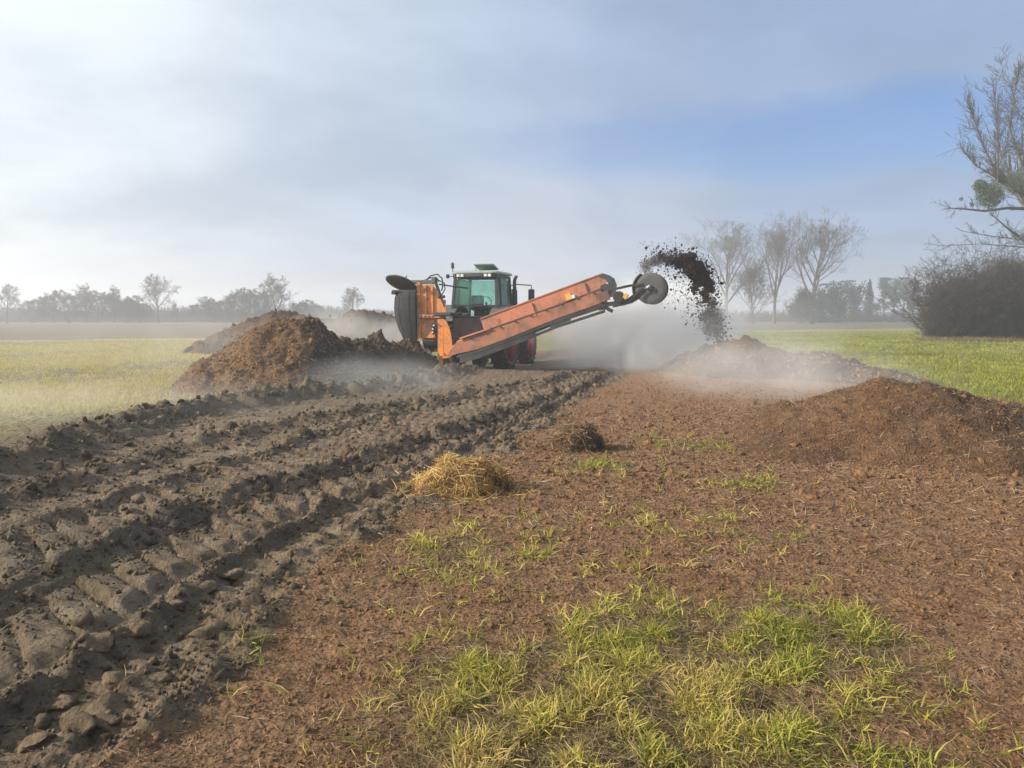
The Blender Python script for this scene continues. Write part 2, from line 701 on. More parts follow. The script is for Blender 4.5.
def mat_soil(name, kind, dark=0.0, darkcol=(.035, .026, .020)):
    m, t, b, o = new_mat(name)
    p = pos(t)
    c, h = soil_nodes(t, p, kind)
    if dark > 0:
        c = t.mix(dark, c, darkcol)
    t.link(c, b.inputs['Base Color'])
    b.inputs['Roughness'].default_value = .92
    b.inputs['Specular IOR Level'].default_value = .25
    bump(t, b, h, .9, .03)
    return m


def mat_heap(name, base, other, k):
    """compost heap: base colour with darker patches for dampness and painted shade"""
    m, t, b, o = new_mat(name)
    p = pos(t)
    c, h = soil_nodes(t, p, 'compost')
    c = t.vmath('MULTIPLY', c, base)
    a = t.n('ShaderNodeAttribute', attribute_name='damp_shade')
    s = t.n('ShaderNodeSeparateColor')
    t.link(a.outputs['Color'], s.inputs[0])
    d = t.mix(t.noise(p, 11, 5, .7), tuple(q * .5 for q in other), tuple(q * 1.6 for q in other))
    f = t.ramp(t.math('ADD', s.outputs[0], t.math('MULTIPLY', t.math('SUBTRACT', t.noise(p, 2.3, 6, .7), .5), .8)), .3, .75)
    c = t.mix(t.math('MULTIPLY', f, k), c, d)
    t.link(c, b.inputs['Base Color'])
    b.inputs['Roughness'].default_value = .93
    b.inputs['Specular IOR Level'].default_value = .2
    bump(t, b, h, 1.0, .04)
    return m


def mat_blade(name, cols, trans=.35, rough=.6):
    """leaf-like strips: colour per strip from attribute 'tint' (r = pick, g = along)"""
    m, t, b, o = new_mat(name)
    a = t.n('ShaderNodeAttribute', attribute_name='tint')
    s = t.n('ShaderNodeSeparateColor')
    t.link(a.outputs['Color'], s.inputs[0])
    r = t.n('ShaderNodeValToRGB')
    e = r.color_ramp.elements
    while len(e) < len(cols):
        e.new(.5)
    for i, c in enumerate(cols):
        e[i].position = i / (len(cols) - 1)
        e[i].color = (*c, 1)
    t.link(s.outputs[0], r.inputs[0])
    t.link(r.outputs[0], b.inputs['Base Color'])
    b.inputs['Roughness'].default_value = rough
    b.inputs['Specular IOR Level'].default_value = .3
    tl = t.n('ShaderNodeBsdfTranslucent')
    t.link(r.outputs[0], tl.inputs[0])
    mx = t.n('ShaderNodeMixShader')
    mx.inputs[0].default_value = trans
    t.link(b.outputs[0], mx.inputs[1])
    t.link(tl.outputs[0], mx.inputs[2])
    t.link(mx.outputs[0], o.inputs[0])
    return m


M = dict(
    ground=mat_ground(),
    mud=mat_soil('mud', 'mud', .15),
    mud_dark=mat_soil('mud_dark', 'mud', .62),
    compost=mat_soil('compost', 'compost', .1, (.05, .03, .02)),
    thrown=mat_soil('thrown_compost', 'compost', .90, (.011, .009, .008)),
    heap_warm=mat_heap('heap_warm', (.74, .82, .90), (.036, .026, .020), .95),
    heap_dark=mat_heap('heap_dark', (.48, .51, .54), (.034, .026, .021), .8),
    heap_brown=mat_heap('heap_brown', (.60, .62, .66), (.050, .034, .024), .7),
    orange=mat_paint('orange_paint', (.74, .255, .045), dirt=(.17, .095, .06), amount=.55, rust=(.20, .075, .030)),
    salmon=mat_paint('faded_orange_paint', (.55, .195, .105), dirt=(.19, .105, .07), amount=.62, rust=(.23, .085, .045), scale=1.3),
    rust=mat_paint('rusty_steel', (.165, .075, .048), dirt=(.07, .045, .034), amount=.8, rough=.8),
    steel=mat_paint('dark_steel', (.008, .0085, .010), dirt=(.028, .023, .020), amount=.3, rough=.55),
    rail=mat_paint('dirty_orange_paint', (.46, .165, .085), dirt=(.15, .085, .058), amount=.85, rust=(.16, .065, .038), scale=1.6),
    grey=mat_paint('grey_steel', (.085, .084, .085), dirt=(.075, .064, .054), amount=.6, rough=.6, metal=.2),
    rubber=mat_plain('rubber', (.013, .013, .015), .85, 5, .5),
    mudtyre=mat_plain('muddy_rubber', (.055, .047, .040), .9, 4, .6),
    green=mat_paint('green_paint', (.12, .24, .16), dirt=(.10, .09, .07), amount=.45),
    greygreen=mat_paint('dusty_roof_paint', (.27, .34, .30), dirt=(.17, .17, .15), amount=.4),
    red=mat_paint('red_paint', (.75, .030, .040), dirt=(.22, .09, .075), amount=.22),
    yellow=mat_paint('yellow_paint', (.78, .42, .06), amount=.25),
    black=mat_plain('black_plastic', (.022, .023, .025), .5),
    pale=mat_plain('pale_wood', (.36, .30, .23), .8),
    white=mat_plain('white_plastic', (.7, .7, .68), .5, 6, .1),
    glass=mat_glass('cab_glass'),
    seat=mat_plain('seat_fabric', (.05, .05, .055), .9),
    bark=mat_plain('bark', (.115, .098, .080), .9, 3),
    bark_pale=mat_plain('pale_bark', (.185, .165, .135), .9, 2),
    bark_far=mat_plain('far_bark', (.095, .080, .068), .9, 1),
    twig=mat_plain('twig', (.080, .066, .058), .9, 2),
    twig_far=mat_plain('far_twig', (.085, .072, .063), .9, .6),
    thicket=mat_plain('thicket_twig', (.050, .037, .030), .9, 2.2, .75),
    conifer=mat_plain('conifer_needles', (.022, .040, .028), .8, 1.5, .5),
    evergreen=mat_plain('evergreen_leaves', (.030, .045, .030), .8, 1.5, .5),
    mistletoe=mat_plain('mistletoe_leaves', (.070, .098, .050), .7, 3, .4),
    grass=mat_blade('grass_blades', [(.125, .150, .020), (.285, .300, .042), (.460, .415, .082), (.520, .390, .150)]),
    drygrass=mat_blade('dry_grass', [(.140, .120, .040), (.26, .20, .095), (.36, .29, .165)]),
    straw=mat_blade('straw', [(.17, .090, .032), (.42, .25, .080), (.62, .42, .15), (.74, .57, .27)], .2),
    darkstraw=mat_blade('rotten_straw', [(.035, .022, .014), (.10, .055, .030), (.22, .13, .065), (.36, .24, .12)], .15),
    fibre=mat_blade('compost_fibre', [(.050, .030, .018), (.14, .080, .045), (.27, .18, .11), (.42, .31, .20)], .1),
    leafdead=mat_blade('dead_leaves', [(.075, .040, .030), (.14, .070, .050), (.19, .11, .08)], .2),
)


# ------------------------------------------------------------------ ground sheet
def build_ground():
    xp = lines([0.0, (2.4, .022, 0), (12, .022, .012), (700, .15, .06)])
    X1 = np.array([-x for x in xp[:0:-1]] + xp)
    yb = lines([0.0, (60, .1, .09)])
    yf = lines([1.6, (3.2, .020, 0), (30, .020, .0105), (760, .32, .035)])
    Y1 = np.array([1.5 - y for y in yb[::-1]] + yf)
    nx, ny = len(X1), len(Y1)
    X, Y = np.meshgrid(X1, Y1)
    H = ground_h(X, Y)
    V = np.stack([X, Y, H], -1).reshape(-1, 3)
    I = np.arange(nx * ny).reshape(ny, nx)
    F = np.stack([I[:-1, :-1], I[:-1, 1:], I[1:, 1:], I[1:, :-1]], -1).reshape(-1, 4)
    me = fast_mesh('ground', V, F, True)
    u, v = uv(X, Y)
    mud = mud_mask(u, v, X, Y)
    comp = compost_mask(u, v, X, Y) * sstep(u, R4(v) - 1.6, R4(v) - .6)
    lawn = grass_mask(X, Y) * sstep(u, R0(v), R0(v) + .4) * sstep(Y, 14, 11)
    n = fbm(X, Y, 1.3, 3, 141)
    dk = np.exp(-((u - R2(v) + .02) / .32) ** 2) * .95 + np.exp(-((u - R3(v)) / .35) ** 2) * .6 + np.exp(-((u - R4(v)) / .6) ** 2) * .95 \
        + np.exp(-((u - R1(v) - .04) / .10) ** 2) * .75 + .55 * sstep(v, 17, 25)
    # dark churned patch on the left in front
    x0, y0 = gp(60, 560)
    dk = dk + .8 * np.exp(-((X - x0) / 1.1) ** 2 - ((Y - y0) / 1.0) ** 2) * (u < R2(v) + .3)
    dk = np.clip(dk * (.62 + .8 * n), 0, 1)
    bl = Y - (50 + (X + 33) * .525)
    wv = 1.5 * fbm(X, Y, .03, 2, 151)
    far = sstep(bl + wv, 0, 3)
    trk = np.exp(-((bl + wv + .5) / 2.2) ** 2)
    yel = .25 + .75 * sstep(X, 9, -5) * sstep(fbm(X, Y, .12, 3, 161), -1.2, .1)
    sw = swath(X, Y, bl)
    sw = sw + 1.1 * np.exp(-((u - R4(v) + 1.0) / 1.1) ** 2) * sstep(v, 40, 25)
    set_attr(me, 'zone', np.stack([mud, comp, lawn], -1).reshape(-1, 3))
    set_attr(me, 'zone2', np.stack([dk, far, yel], -1).reshape(-1, 3))
    set_attr(me, 'zone3', np.stack([trk, np.clip(sw, 0, 1), sw * 0], -1).reshape(-1, 3))
    o = link('ground', me, M['ground'])
    tag(o, kind='structure')
    return o


build_ground()
rng = np.random.default_rng(7)


# ------------------------------------------------------------------ scatter helpers
def ico(sub):
    import bmesh
    bm = bmesh.new()
    bmesh.ops.create_icosphere(bm, subdivisions=sub, radius=1)
    v = np.array([q.co[:] for q in bm.verts])
    f = np.array([[q.index for q in p.verts] for p in bm.faces])
    bm.free()
    return v, f


ICO1, ICO2, ICO3 = ico(1), ico(2), ico(3)


def rand_rot(n, r):
    q = r.normal(size=(n, 4))
    q /= np.linalg.norm(q, axis=1)[:, None]
    w, x, y, z = q.T
    return np.stack([1 - 2 * (y * y + z * z), 2 * (x * y - z * w), 2 * (x * z + y * w), 2 * (x * y + z * w), 1 - 2 * (x * x + z * z),
                     2 * (y * z - x * w), 2 * (x * z - y * w), 2 * (y * z + x * w), 1 - 2 * (x * x + y * y)], -1).reshape(n, 3, 3)


def chunks(name, P, size, mat, parent=None, tmpl=ICO1, jit=.28, flat=.75, r=rng, smooth=False):
    """rough lumps at points P (n,3) with radius size (n,)"""
    tv, tf = tmpl
    n = len(P)
    v = tv[None] * (1 + jit * r.normal(size=(n, len(tv), 1)))
    sc = np.stack([1 + .35 * r.normal(size=n), 1 + .25 * r.normal(size=n), flat + .2 * r.normal(size=n)], -1)
    v = v * np.clip(sc, .35, 1.7)[:, None, :]
    v = np.einsum('nij,nkj->nki', rand_rot(n, r), v)
    v = v * np.asarray(size)[:, None, None] + P[:, None, :]
    f = tf[None] + (np.arange(n) * len(tv))[:, None, None]
    me = fast_mesh(name, v.reshape(-1, 3), f.reshape(-1, 3), smooth)
    return link(name, me, mat, parent)


def strips(name, P, D, L, W, mat, parent=None, bend=.35, nseg=2, r=rng, pick=None, down=0.0):
    """narrow strips from P along D with length L and width W, curving"""
    n = len(P)
    D = D / np.linalg.norm(D, axis=1)[:, None]
    side = np.cross(D, r.normal(size=(n, 3)))
    side /= np.linalg.norm(side, axis=1)[:, None] + 1e-9
    bendv = np.cross(D, side)
    pts = []
    for k in range(nseg + 1):
        t = k / nseg
        c = P + D * (L * t)[:, None] + bendv * (L * bend * t * t)[:, None]
        c[:, 2] -= down * L * t * t
        w = (W * (1 - .75 * t * t) * .5)[:, None]
        pts.append(c - side * w)
        pts.append(c + side * w)
    V = np.stack(pts, 1)
    F = []
    for k in range(nseg):
        F.append([2 * k, 2 * k + 1, 2 * k + 3, 2 * k + 2])
    F = np.array(F)[None] + (np.arange(n) * (2 * nseg + 2))[:, None, None]
    me = fast_mesh(name, V.reshape(-1, 3), F.reshape(-1, 4))
    pk = r.random(n) if pick is None else pick
    tint = np.zeros((n, 2 * nseg + 2, 2))
    tint[:, :, 0] = pk[:, None]
    for k in range(nseg + 1):
        tint[:, 2 * k:2 * k + 2, 1] = k / nseg
    set_attr(me, 'tint', tint.reshape(-1, 2))
    return link(name, me, mat, parent)


def on_ground(X, Y, lift=0.0):
    return np.stack([X, Y, ground_h(X, Y) + lift], -1)


def view_points(n, ymin, ymax, r, spread=.74):
    """points on the ground ahead, denser near by"""
    t = r.random(n)
    Y = ymin * (ymax / ymin) ** t
    X = (r.random(n) * 2 - 1) * (spread * Y + 1.6) * (1 + .22 * np.abs(r.normal(size=n)))
    return X, Y


# ------------------------------------------------------------------ compost heaps
def make_heap(name, bumps, res, mat, label, seed, lump=.10, crumbs=3000, fibres=1500, damp_shade=None, csize=.03, crumbmat='compost'):
    """bumps: (x, y, height, rx, ry, rot)"""
    x0 = min(b[0] - max(b[3], b[4]) for b in bumps) - .3
    x1 = max(b[0] + max(b[3], b[4]) for b in bumps) + .3
    y0 = min(b[1] - max(b[3], b[4]) for b in bumps) - .3
    y1 = max(b[1] + max(b[3], b[4]) for b in bumps) + .3

    def hh(X, Y):
        wx = X + .22 * fbm(X, Y, .9, 3, seed + 3)
        wy = Y + .22 * fbm(X, Y, .9, 3, seed + 7)
        acc = np.zeros_like(X)
        for (bx, by, a, rx, ry, rot) in bumps:
            c, s = math.cos(rot), math.sin(rot)
            dx, dy = wx - bx, wy - by
            p, q = (dx * c + dy * s) / rx, (-dx * s + dy * c) / ry
            d = np.sqrt(p * p + q * q + .015)
            hb = a * np.clip(1.06 - d, 0, None) ** .92
            acc = (np.maximum(acc, 0) ** 3 + hb ** 3) ** (1 / 3)
        k = sstep(acc, 0, .35)
        acc = acc + k * (lump * fbm(X, Y, 1.5, 4, seed, .55) + lump * .55 * billow(X, Y, 4.2, 4, seed + 11, .55))
        return acc - .05
    xs = np.arange(x0, x1, res)
    ys = np.arange(y0, y1, res)
    X, Y = np.meshgrid(xs, ys)
    H = hh(X, Y)
    Z = ground_h(X, Y, False) + H - .02
    ny, nx = X.shape
    I = np.arange(nx * ny).reshape(ny, nx)
    keep = (np.maximum.reduce([H[:-1, :-1], H[1:, :-1], H[:-1, 1:], H[1:, 1:]]) > -.045)
    F = np.stack([I[:-1, :-1], I[:-1, 1:], I[1:, 1:], I[1:, :-1]], -1)[keep]
    used = np.zeros(nx * ny, bool)
    used[F.ravel()] = True
    idx = np.cumsum(used) - 1
    V = np.stack([X, Y, Z], -1).reshape(-1, 3)[used]
    cx, cy = bumps[0][0], bumps[0][1]
    org = np.array([cx, cy, 0.0])
    e = empty(name, (cx, cy, 0))
    tag(e, label, 'compost heap', 'steaming compost heaps round the machine')
    me = fast_mesh('heap_body', V - org, idx[F], True)
    dm = (damp_shade(X, Y, H) if damp_shade else np.zeros_like(X)).reshape(-1)[used]
    set_attr(me, 'damp_shade', np.stack([dm, dm], -1))
    link('heap_body', me, mat, e)
    r = np.random.default_rng(seed)

    def scatter(n):
        px = r.uniform(x0, x1, n * 5)
        py = r.uniform(y0, y1, n * 5)
        h = hh(px, py)
        ok = np.where(h > .02)[0][:n]
        return np.stack([px[ok], py[ok], ground_h(px[ok], py[ok], False) + h[ok] - .02], -1) - org
    if crumbs:
        P = scatter(crumbs)
        sz = csize * np.exp(r.normal(size=len(P)) * .55)
        tag(chunks('compost_crumbs', P, sz, M[crumbmat], e, r=r), kind='stuff')
    if fibres:
        P = scatter(fibres)
        D = r.normal(size=P.shape)
        D[:, 2] = np.abs(D[:, 2]) * .45
        tag(strips('straw_fibres', P, D, r.uniform(.03, .10, len(P)), r.uniform(.003, .007, len(P)), M['fibre'], e, r=r, nseg=1, pick=r.random(len(P)) ** 2), kind='stuff')
    return hh


def shade_right(X, Y, H):
    # shade painted into the side away from the sun, towards the machine
    return sstep(X + .15 * (Y - 18.5) + .5 * fbm(X, Y, 1.2, 3, 5), -5.25, -4.75)


W1 = make_heap('compost_heap', [(-5.75, 18.8, 1.56, 2.45, 2.6, -.25), (-5.1, 19.2, 1.42, 1.5, 2.1, -.25)], .05, M['heap_warm'],
               'tall steaming brown heap left of the machine, sunlit side towards the meadow', 210, .075, 14000, 5000, shade_right, .011)
W2 = make_heap('compost_heap', [(-4.35, 21.2, 1.15, 1.6, 1.9, -.25), (-4.0, 22.8, 1.25, 1.3, 1.7, -.25), (-3.35, 24.0, 1.0, 1.15, 1.3, -.2), (-4.45, 20.1, 1.1, 1.1, 1.3, 0)], .055,
               M['heap_dark'], 'dark lumpy heap running from the tall brown heap up to the turning drum', 230, .17, 3000, 800,
               lambda X, Y, H: .55 + .3 * fbm(X, Y, 1, 3, 8), .024, 'mud_dark')
make_heap('compost_heap', [(-10.8, 35.5, 2.05, 4.2, 2.6, .2), (-7.2, 36.5, 2.15, 3.6, 2.4, .1), (-5.0, 37.5, 2.0, 2.8, 2.2, 0)], .11,
          M['heap_dark'], 'long hazy heap in the steam behind the tall brown heap', 250, .17, 1500, 0, lambda X, Y, H: .4 + .3 * fbm(X, Y, .8, 3, 9), .03, 'mud_dark')
make_heap('compost_heap', [(5.25, 10.3, .98, 2.25, 2.2, -.2), (6.9, 10.8, .52, 2.2, 1.7, 0), (7.9, 11.6, .40, 2.0, 1.6, 0), (3.8, 9.6, .28, 1.3, 1.4, 0)], .035,
          M['heap_brown'], 'low rounded brown heap nearest the camera, at the right edge', 270, .045, 9000, 14000,
          lambda X, Y, H: .25 + .6 * sstep(X, 5.0, 6.0) * sstep(X, 7.4, 6.4) + .3 * fbm(X, Y, 1, 3, 10), .0065)  # dark band right of the crest is shade painted into the heap
make_heap('compost_heap', [(6.75, 22.0, 1.12, 1.9, 2.2, -.2), (8.3, 20.6, .75, 1.9, 1.6, -.4), (5.9, 23.2, .8, 1.5, 1.5, 0), (9.2, 19.3, .38, 1.6, 1.3, -.3)], .055,
          M['heap_dark'], 'dark heap growing under the stream of thrown compost', 290, .11, 3000, 900, lambda X, Y, H: .55 + .3 * fbm(X, Y, 1, 3, 12), .02)


# ------------------------------------------------------------------ loose soil and litter on the ground
def build_litter():
    r = np.random.default_rng(11)
    # mud crumbs and clods on the wheel tracks
    X, Y = view_points(150000, 2.2, 26, r)
    u, v = uv(X, Y)
    m = mud_mask(u, v, X, Y)
    nr = np.minimum.reduce([np.abs(u - f(v)) / w for f, w in ((R0, .26), (R1, .16), (R2, .38), (R3, .4), (R4, .5), (R3B, .2))])
    prob = m * (.10 + .7 * np.exp(-nr ** 2)) * sstep(v, 24, 18)
    ok = r.random(len(X)) < prob
    X, Y, u, v = X[ok], Y[ok], u[ok], v[ok]
    d2 = np.exp(-((u - R2(v)) / .4) ** 2) + np.exp(-((u - R3(v)) / .4) ** 2)
    sz = .0070 * np.exp(r.normal(size=len(X)) * .6) * np.clip(Y / 5, .8, 2.4)
    dk = r.random(len(X)) < .25 + .6 * d2
    for sel, mm in ((dk, 'mud_dark'), (~dk, 'mud')):
        o = chunks('soil_crumbs', on_ground(X[sel], Y[sel], .004), sz[sel], M[mm], tmpl=ICO1, r=r)
        tag(o, 'dark wet mud crumbs heaped along the wheel ruts' if mm == 'mud_dark' else 'dry grey mud crumbs lying along the wheel ruts', 'soil', kind='stuff')
    # medium lumps
    X, Y = view_points(12500, 2.4, 24, r)
    u, v = uv(X, Y)
    m = mud_mask(u, v, X, Y)
    nr = np.minimum.reduce([np.abs(u - f(v)) / w for f, w in ((R0, .22), (R1, .12), (R2, .32), (R3, .36), (R4, .45))])
    ok = r.random(len(X)) < m * (.004 + .15 * np.exp(-nr ** 2)) * sstep(v, 24, 18)
    X, Y = X[ok], Y[ok]
    sz = .020 * np.exp(r.normal(size=len(X)) * .45) * np.clip(Y / 6, .8, 2.0)
    tag(chunks('mud_lumps', on_ground(X, Y, .005), sz, M['mud_dark'], tmpl=ICO2, jit=.12, r=r), 'fist sized mud lumps pushed up along the wheel ruts', 'soil', kind='stuff')
    # compost crumbs
    X, Y = view_points(165000, 2.2, 28, r)
    u, v = uv(X, Y)
    m = (1 - mud_mask(u, v, X, Y)) * compost_mask(u, v, X, Y) * sstep(u, R0(v) - .4, R0(v))
    ok = r.random(len(X)) < m
    X, Y = X[ok], Y[ok]
    sz = .0043 * np.exp(r.normal(size=len(X)) * .55) * np.clip(Y / 4, .8, 2.4)
    tag(chunks('compost_crumbs', on_ground(X, Y, .001), sz, M['compost'], r=r), 'reddish brown compost crumbs strewn over the ground in front', 'compost', kind='stuff')
    # fibres of straw and wood in it
    X, Y = view_points(60000, 2.2, 14, r)
    u, v = uv(X, Y)
    m = (1 - mud_mask(u, v, X, Y)) * compost_mask(u, v, X, Y)
    ok = r.random(len(X)) < m * .9 + .06
    X, Y = X[ok], Y[ok]
    D = r.normal(size=(len(X), 3))
    D[:, 2] = np.abs(D[:, 2]) * .22
    sc = np.clip(Y / 4, .9, 2.2)
    tag(strips('straw_fibres', on_ground(X, Y, .006), D, r.uniform(.02, .075, len(X)) * sc, r.uniform(.002, .0045, len(X)) * sc, M['fibre'], r=r, nseg=2, pick=r.random(len(X)) ** 1.5),
        'bits of straw and fibre scattered in the brown compost', 'straw', kind='stuff')


build_litter()


def build_grass():
    r = np.random.default_rng(23)
    # foreground tufts
    X, Y = view_points(125000, 2.3, 13, r)
    g = grass_mask(X, Y)
    u, v = uv(X, Y)
    cl = sstep(fbm(X, Y, 4.0, 2, 301), -.35, .45)
    ok = r.random(len(X)) < np.clip(g ** 1.5 * 1.15, 0, 1) * cl * sstep(u, R0(v), R0(v) + .3)
    X, Y = X[ok], Y[ok]
    nb = 6
    n = len(X)
    Xb = np.repeat(X, nb) + r.normal(size=n * nb) * .014
    Yb = np.repeat(Y, nb) + r.normal(size=n * nb) * .014
    D = r.normal(size=(n * nb, 3)) * .62
    D[:, 2] = r.uniform(.35, 1.2, n * nb)
    sc = np.repeat(np.clip(Y / 4, .9, 1.35), nb)
    L = r.uniform(.035, .13, n * nb) * (.5 + .7 * np.repeat(cl[ok], nb))
    pick = np.clip(.68 + .36 * fbm(Xb, Yb, 1.7, 2, 311) - .18 * sstep(Xb, .5, 1.8) + .22 * sstep(Yb, 3.6, 2.8) * sstep(Xb, 1, -.3) + .22 * r.normal(size=n * nb), 0, 1)
    P = on_ground(Xb, Yb, -.004)
    tag(strips('grass', P, D, L, r.uniform(.004, .0085, n * nb) * sc, M['grass'], r=r, nseg=2, bend=.4, down=.35, pick=pick),
        'yellow green grass tufts pushing through the compost in front', 'grass', kind='stuff')
    # dead thatch lying flat between
    X, Y = view_points(130000, 2.3, 12, r)
    ok = r.random(len(X)) < np.clip(grass_mask(X, Y) * 1.2, 0, 1)
    X, Y = X[ok], Y[ok]
    D = r.normal(size=(len(X), 3))
    D[:, 2] = np.abs(D[:, 2]) * .3
    tag(strips('dry_thatch', on_ground(X, Y, .008), D, r.uniform(.04, .11, len(X)), r.uniform(.002, .0045, len(X)), M['drygrass'], r=r, nseg=2),
        'flattened dry grass among the green tufts', 'grass', kind='stuff')
    # meadow beyond the heaps: tussocks
    n = 70000
    t = r.random(n)
    Y = 13 * (75 / 13) ** t
    X = np.where(r.random(n) < .5, r.uniform(.22, .80, n), r.uniform(-.80, -.2, n)) * Y
    u, v = uv(X, Y)
    m = (1 - mud_mask(u, v, X, Y)) * (1 - np.where(u > R4(v) - 1, compost_mask(u, v, X, Y), 0))
    bl = Y - (50 + (X + 33) * .525)
    ok = (r.random(n) < m * (1 - .8 * swath(X, Y, bl)) * sstep(np.abs(u - R4(v) + .6), .6, 2.2)) & (bl < -1)
    X, Y = X[ok], Y[ok]
    n = len(X)
    nb = 3
    Xb = np.repeat(X, nb) + r.normal(size=n * nb) * .06
    Yb = np.repeat(Y, nb) + r.normal(size=n * nb) * .06
    D = r.normal(size=(n * nb, 3)) * .8
    D[:, 2] = 1
    sc = np.repeat(np.clip(Y / 16, 1, 3), nb)
    yl = sstep(Xb, 8, -6)
    pick = np.clip(.26 + .56 * yl + .25 * fbm(Xb, Yb, .35, 3, 321) + .15 * r.normal(size=n * nb), 0, 1)
    P = on_ground(Xb, Yb, -.01)
    tag(strips('meadow_grass', P, D, r.uniform(.05, .13, n * nb), r.uniform(.010, .022, n * nb) * sc, M['grass'], r=r, nseg=1, pick=pick),
        'short green meadow grass beyond the heaps', 'grass', kind='stuff')


build_grass()


# ------------------------------------------------------------------ single clods of mud in the foreground
def build_clods():
    r = np.random.default_rng(5)
    spec = [  # px, py, half width px, flatness, tilt, label
        (80, 740, 30, .42, .1, 'flat grey mud clod low in the left corner, beside the reddish compost'),
        (36, 757, 26, .5, -.2, 'mud clod cut by the bottom edge in the left corner'),
        (122, 697, 24, .45, .2, 'cracked grey mud slab left of the flat clod with a pale face'),
        (158, 690, 20, .45, -.15, 'flat mud clod with a pale face beside the reddish compost'),
        (187, 662, 19, .55, .3, 'angular grey clod above the flat pale-faced clod'),
        (209, 640, 25, .42, .1, 'wide pale clod at the mud edge just left of the small grass tuft'),
        (252, 612, 20, .8, .2, 'big dark rounded clod standing alone at the mud edge'),
        (140, 646, 18, .55, .4, 'small grey clod in the middle of the lower left mud'),
        (62, 712, 22, .5, -.3, 'lumpy brown clod left of the cracked grey slab'),
        (100, 668, 20, .5, .2, 'low clod above the cracked grey mud slab'),
        (25, 690, 24, .5, .1, 'broad brown clod near the left edge below the lug prints'),
        (232, 582, 19, .45, -.2, 'thin grey clod lying behind the big dark rounded clod'),
        (205, 598, 15, .55, .3, 'small clod left of the thin grey clod'),
        (395, 512, 14, .7, .1, 'reddish dark clod left of the golden straw heap'),
        (376, 520, 10, .7, .4, 'small reddish clod farthest left beside the golden straw heap'),
        (175, 620, 16, .5, -.4, 'small grey clod above the angular grey clod'),
    ]
    for i, (px, py, hw, fl, tl, lab) in enumerate(spec):
        x, y = gp(px, py)
        rad = hw * y / FPX * .88
        tv, tf = ICO3
        sd = 400 + i * 7
        v = tv.copy()
        v[:, 2] *= fl
        n = 1 + .24 * vnoise(v[:, 0] * 1.6 + 5 * i, v[:, 1] * 1.6 + v[:, 2] * 1.3, sd) + .10 * vnoise(v[:, 0] * 5 + v[:, 2] * 4, v[:, 1] * 5, sd + 1)
        v = v * n[:, None]
        # a few flat fracture faces
        for k in range(12):
            nn = r.normal(size=3)
            nn /= np.linalg.norm(nn)
            dd = v @ nn
            lim = r.uniform(.55, .85) * (fl if abs(nn[2]) > .6 else 1)
            v -= np.clip(dd - lim, 0, None)[:, None] * nn[None] * .95
        v = v + .018 * r.normal(size=v.shape)
        v = v * rad * np.array([1.12, .85, 1])
        me = fast_mesh('mud_clod', v, tf, False)
        o = link('mud_clod', me, M['mud'] if i not in (6, 13, 14) else M['mud_dark'])
        h = float(ground_h(np.array([x]), np.array([y]))[0])
        o.location = (x, y, h + rad * fl * .18)
        o.rotation_euler = (tl, tl * .5, r.uniform(-.6, .6))
        tag(o, lab, 'mud clod', 'large clods along the edge of the mud')


build_clods()


# ------------------------------------------------------------------ straw heaps
def straw_heap(px, py, w, d, h, mat, core, label, seed, n, hollow=None):
    x, y = gp(px, py)
    e = empty('straw_heap', (x, y, float(ground_h(np.array([x]), np.array([y]))[0])))
    tag(e, label, 'straw heap', 'straw heaps beside the wheel ruts')
    r = np.random.default_rng(seed)
    tv, tf = ICO3

    def shape(v):
        a = v.copy()
        n_ = 1 + .28 * vnoise(a[:, 0] * 1.7 + seed, a[:, 1] * 1.7 + a[:, 2], seed) + .12 * vnoise(a[:, 0] * 5, a[:, 1] * 5 + a[:, 2] * 4, seed + 2)
        return a * n_[:, None] * np.array([w, d, h])
    me = fast_mesh('rotten_core', shape(tv) * .93, tf, True)
    link('rotten_core', me, core, e)
    dirs = r.normal(size=(n, 3))
    dirs[:, 2] = np.abs(dirs[:, 2])
    dirs /= np.linalg.norm(dirs, axis=1)[:, None]
    P = shape(dirs) * r.uniform(.82, 1.03, n)[:, None]
    P[:, 2] = np.maximum(P[:, 2], .01)
    nrm = dirs / np.array([w, d, h])
    nrm /= np.linalg.norm(nrm, axis=1)[:, None]
    D = np.cross(nrm, r.normal(size=(n, 3))) + nrm * r.normal(size=n)[:, None] * .22
    D[:, 2] -= .15
    L = r.uniform(.05, .20, n)
    P = P - D / np.linalg.norm(D, axis=1)[:, None] * (L * .5)[:, None]
    P[:, 2] = np.maximum(P[:, 2], .012)
    tag(strips('straw', P, D, L, r.uniform(.004, .009, n), mat, e, r=r, nseg=2, bend=.3,
               pick=np.clip(.5 + .3 * r.normal(size=n) - .35 * (dirs[:, 0] > .35) + .1 * dirs[:, 2], 0, 1)), kind='stuff')  # darker right side and lighter top paint shade into the straw
    # loose stalks round it
    m = n // 6
    a = r.uniform(0, 6.283, m)
    q = 1 + np.abs(r.normal(size=m)) * .35
    P = np.stack([np.cos(a) * w * q, np.sin(a) * d * q, np.zeros(m) + .02], -1)
    P[:, 2] = ground_h(P[:, 0] + x, P[:, 1] + y) - e.location.z + .012
    D = r.normal(size=(m, 3))
    D[:, 2] = np.abs(D[:, 2]) * .2
    tag(strips('loose_stalks', P, D, r.uniform(.05, .16, m), r.uniform(.004, .007, m), mat, e, r=r, nseg=2), kind='stuff')


straw_heap(464, 490, .46, .36, .30, M['straw'], M['compost'], 'golden straw heap at the edge of the ruts, nearer the camera', 51, 5200)
straw_heap(577, 448, .33, .32, .29, M['darkstraw'], M['mud_dark'], 'dark rotten straw heap behind the golden one', 57, 2600)


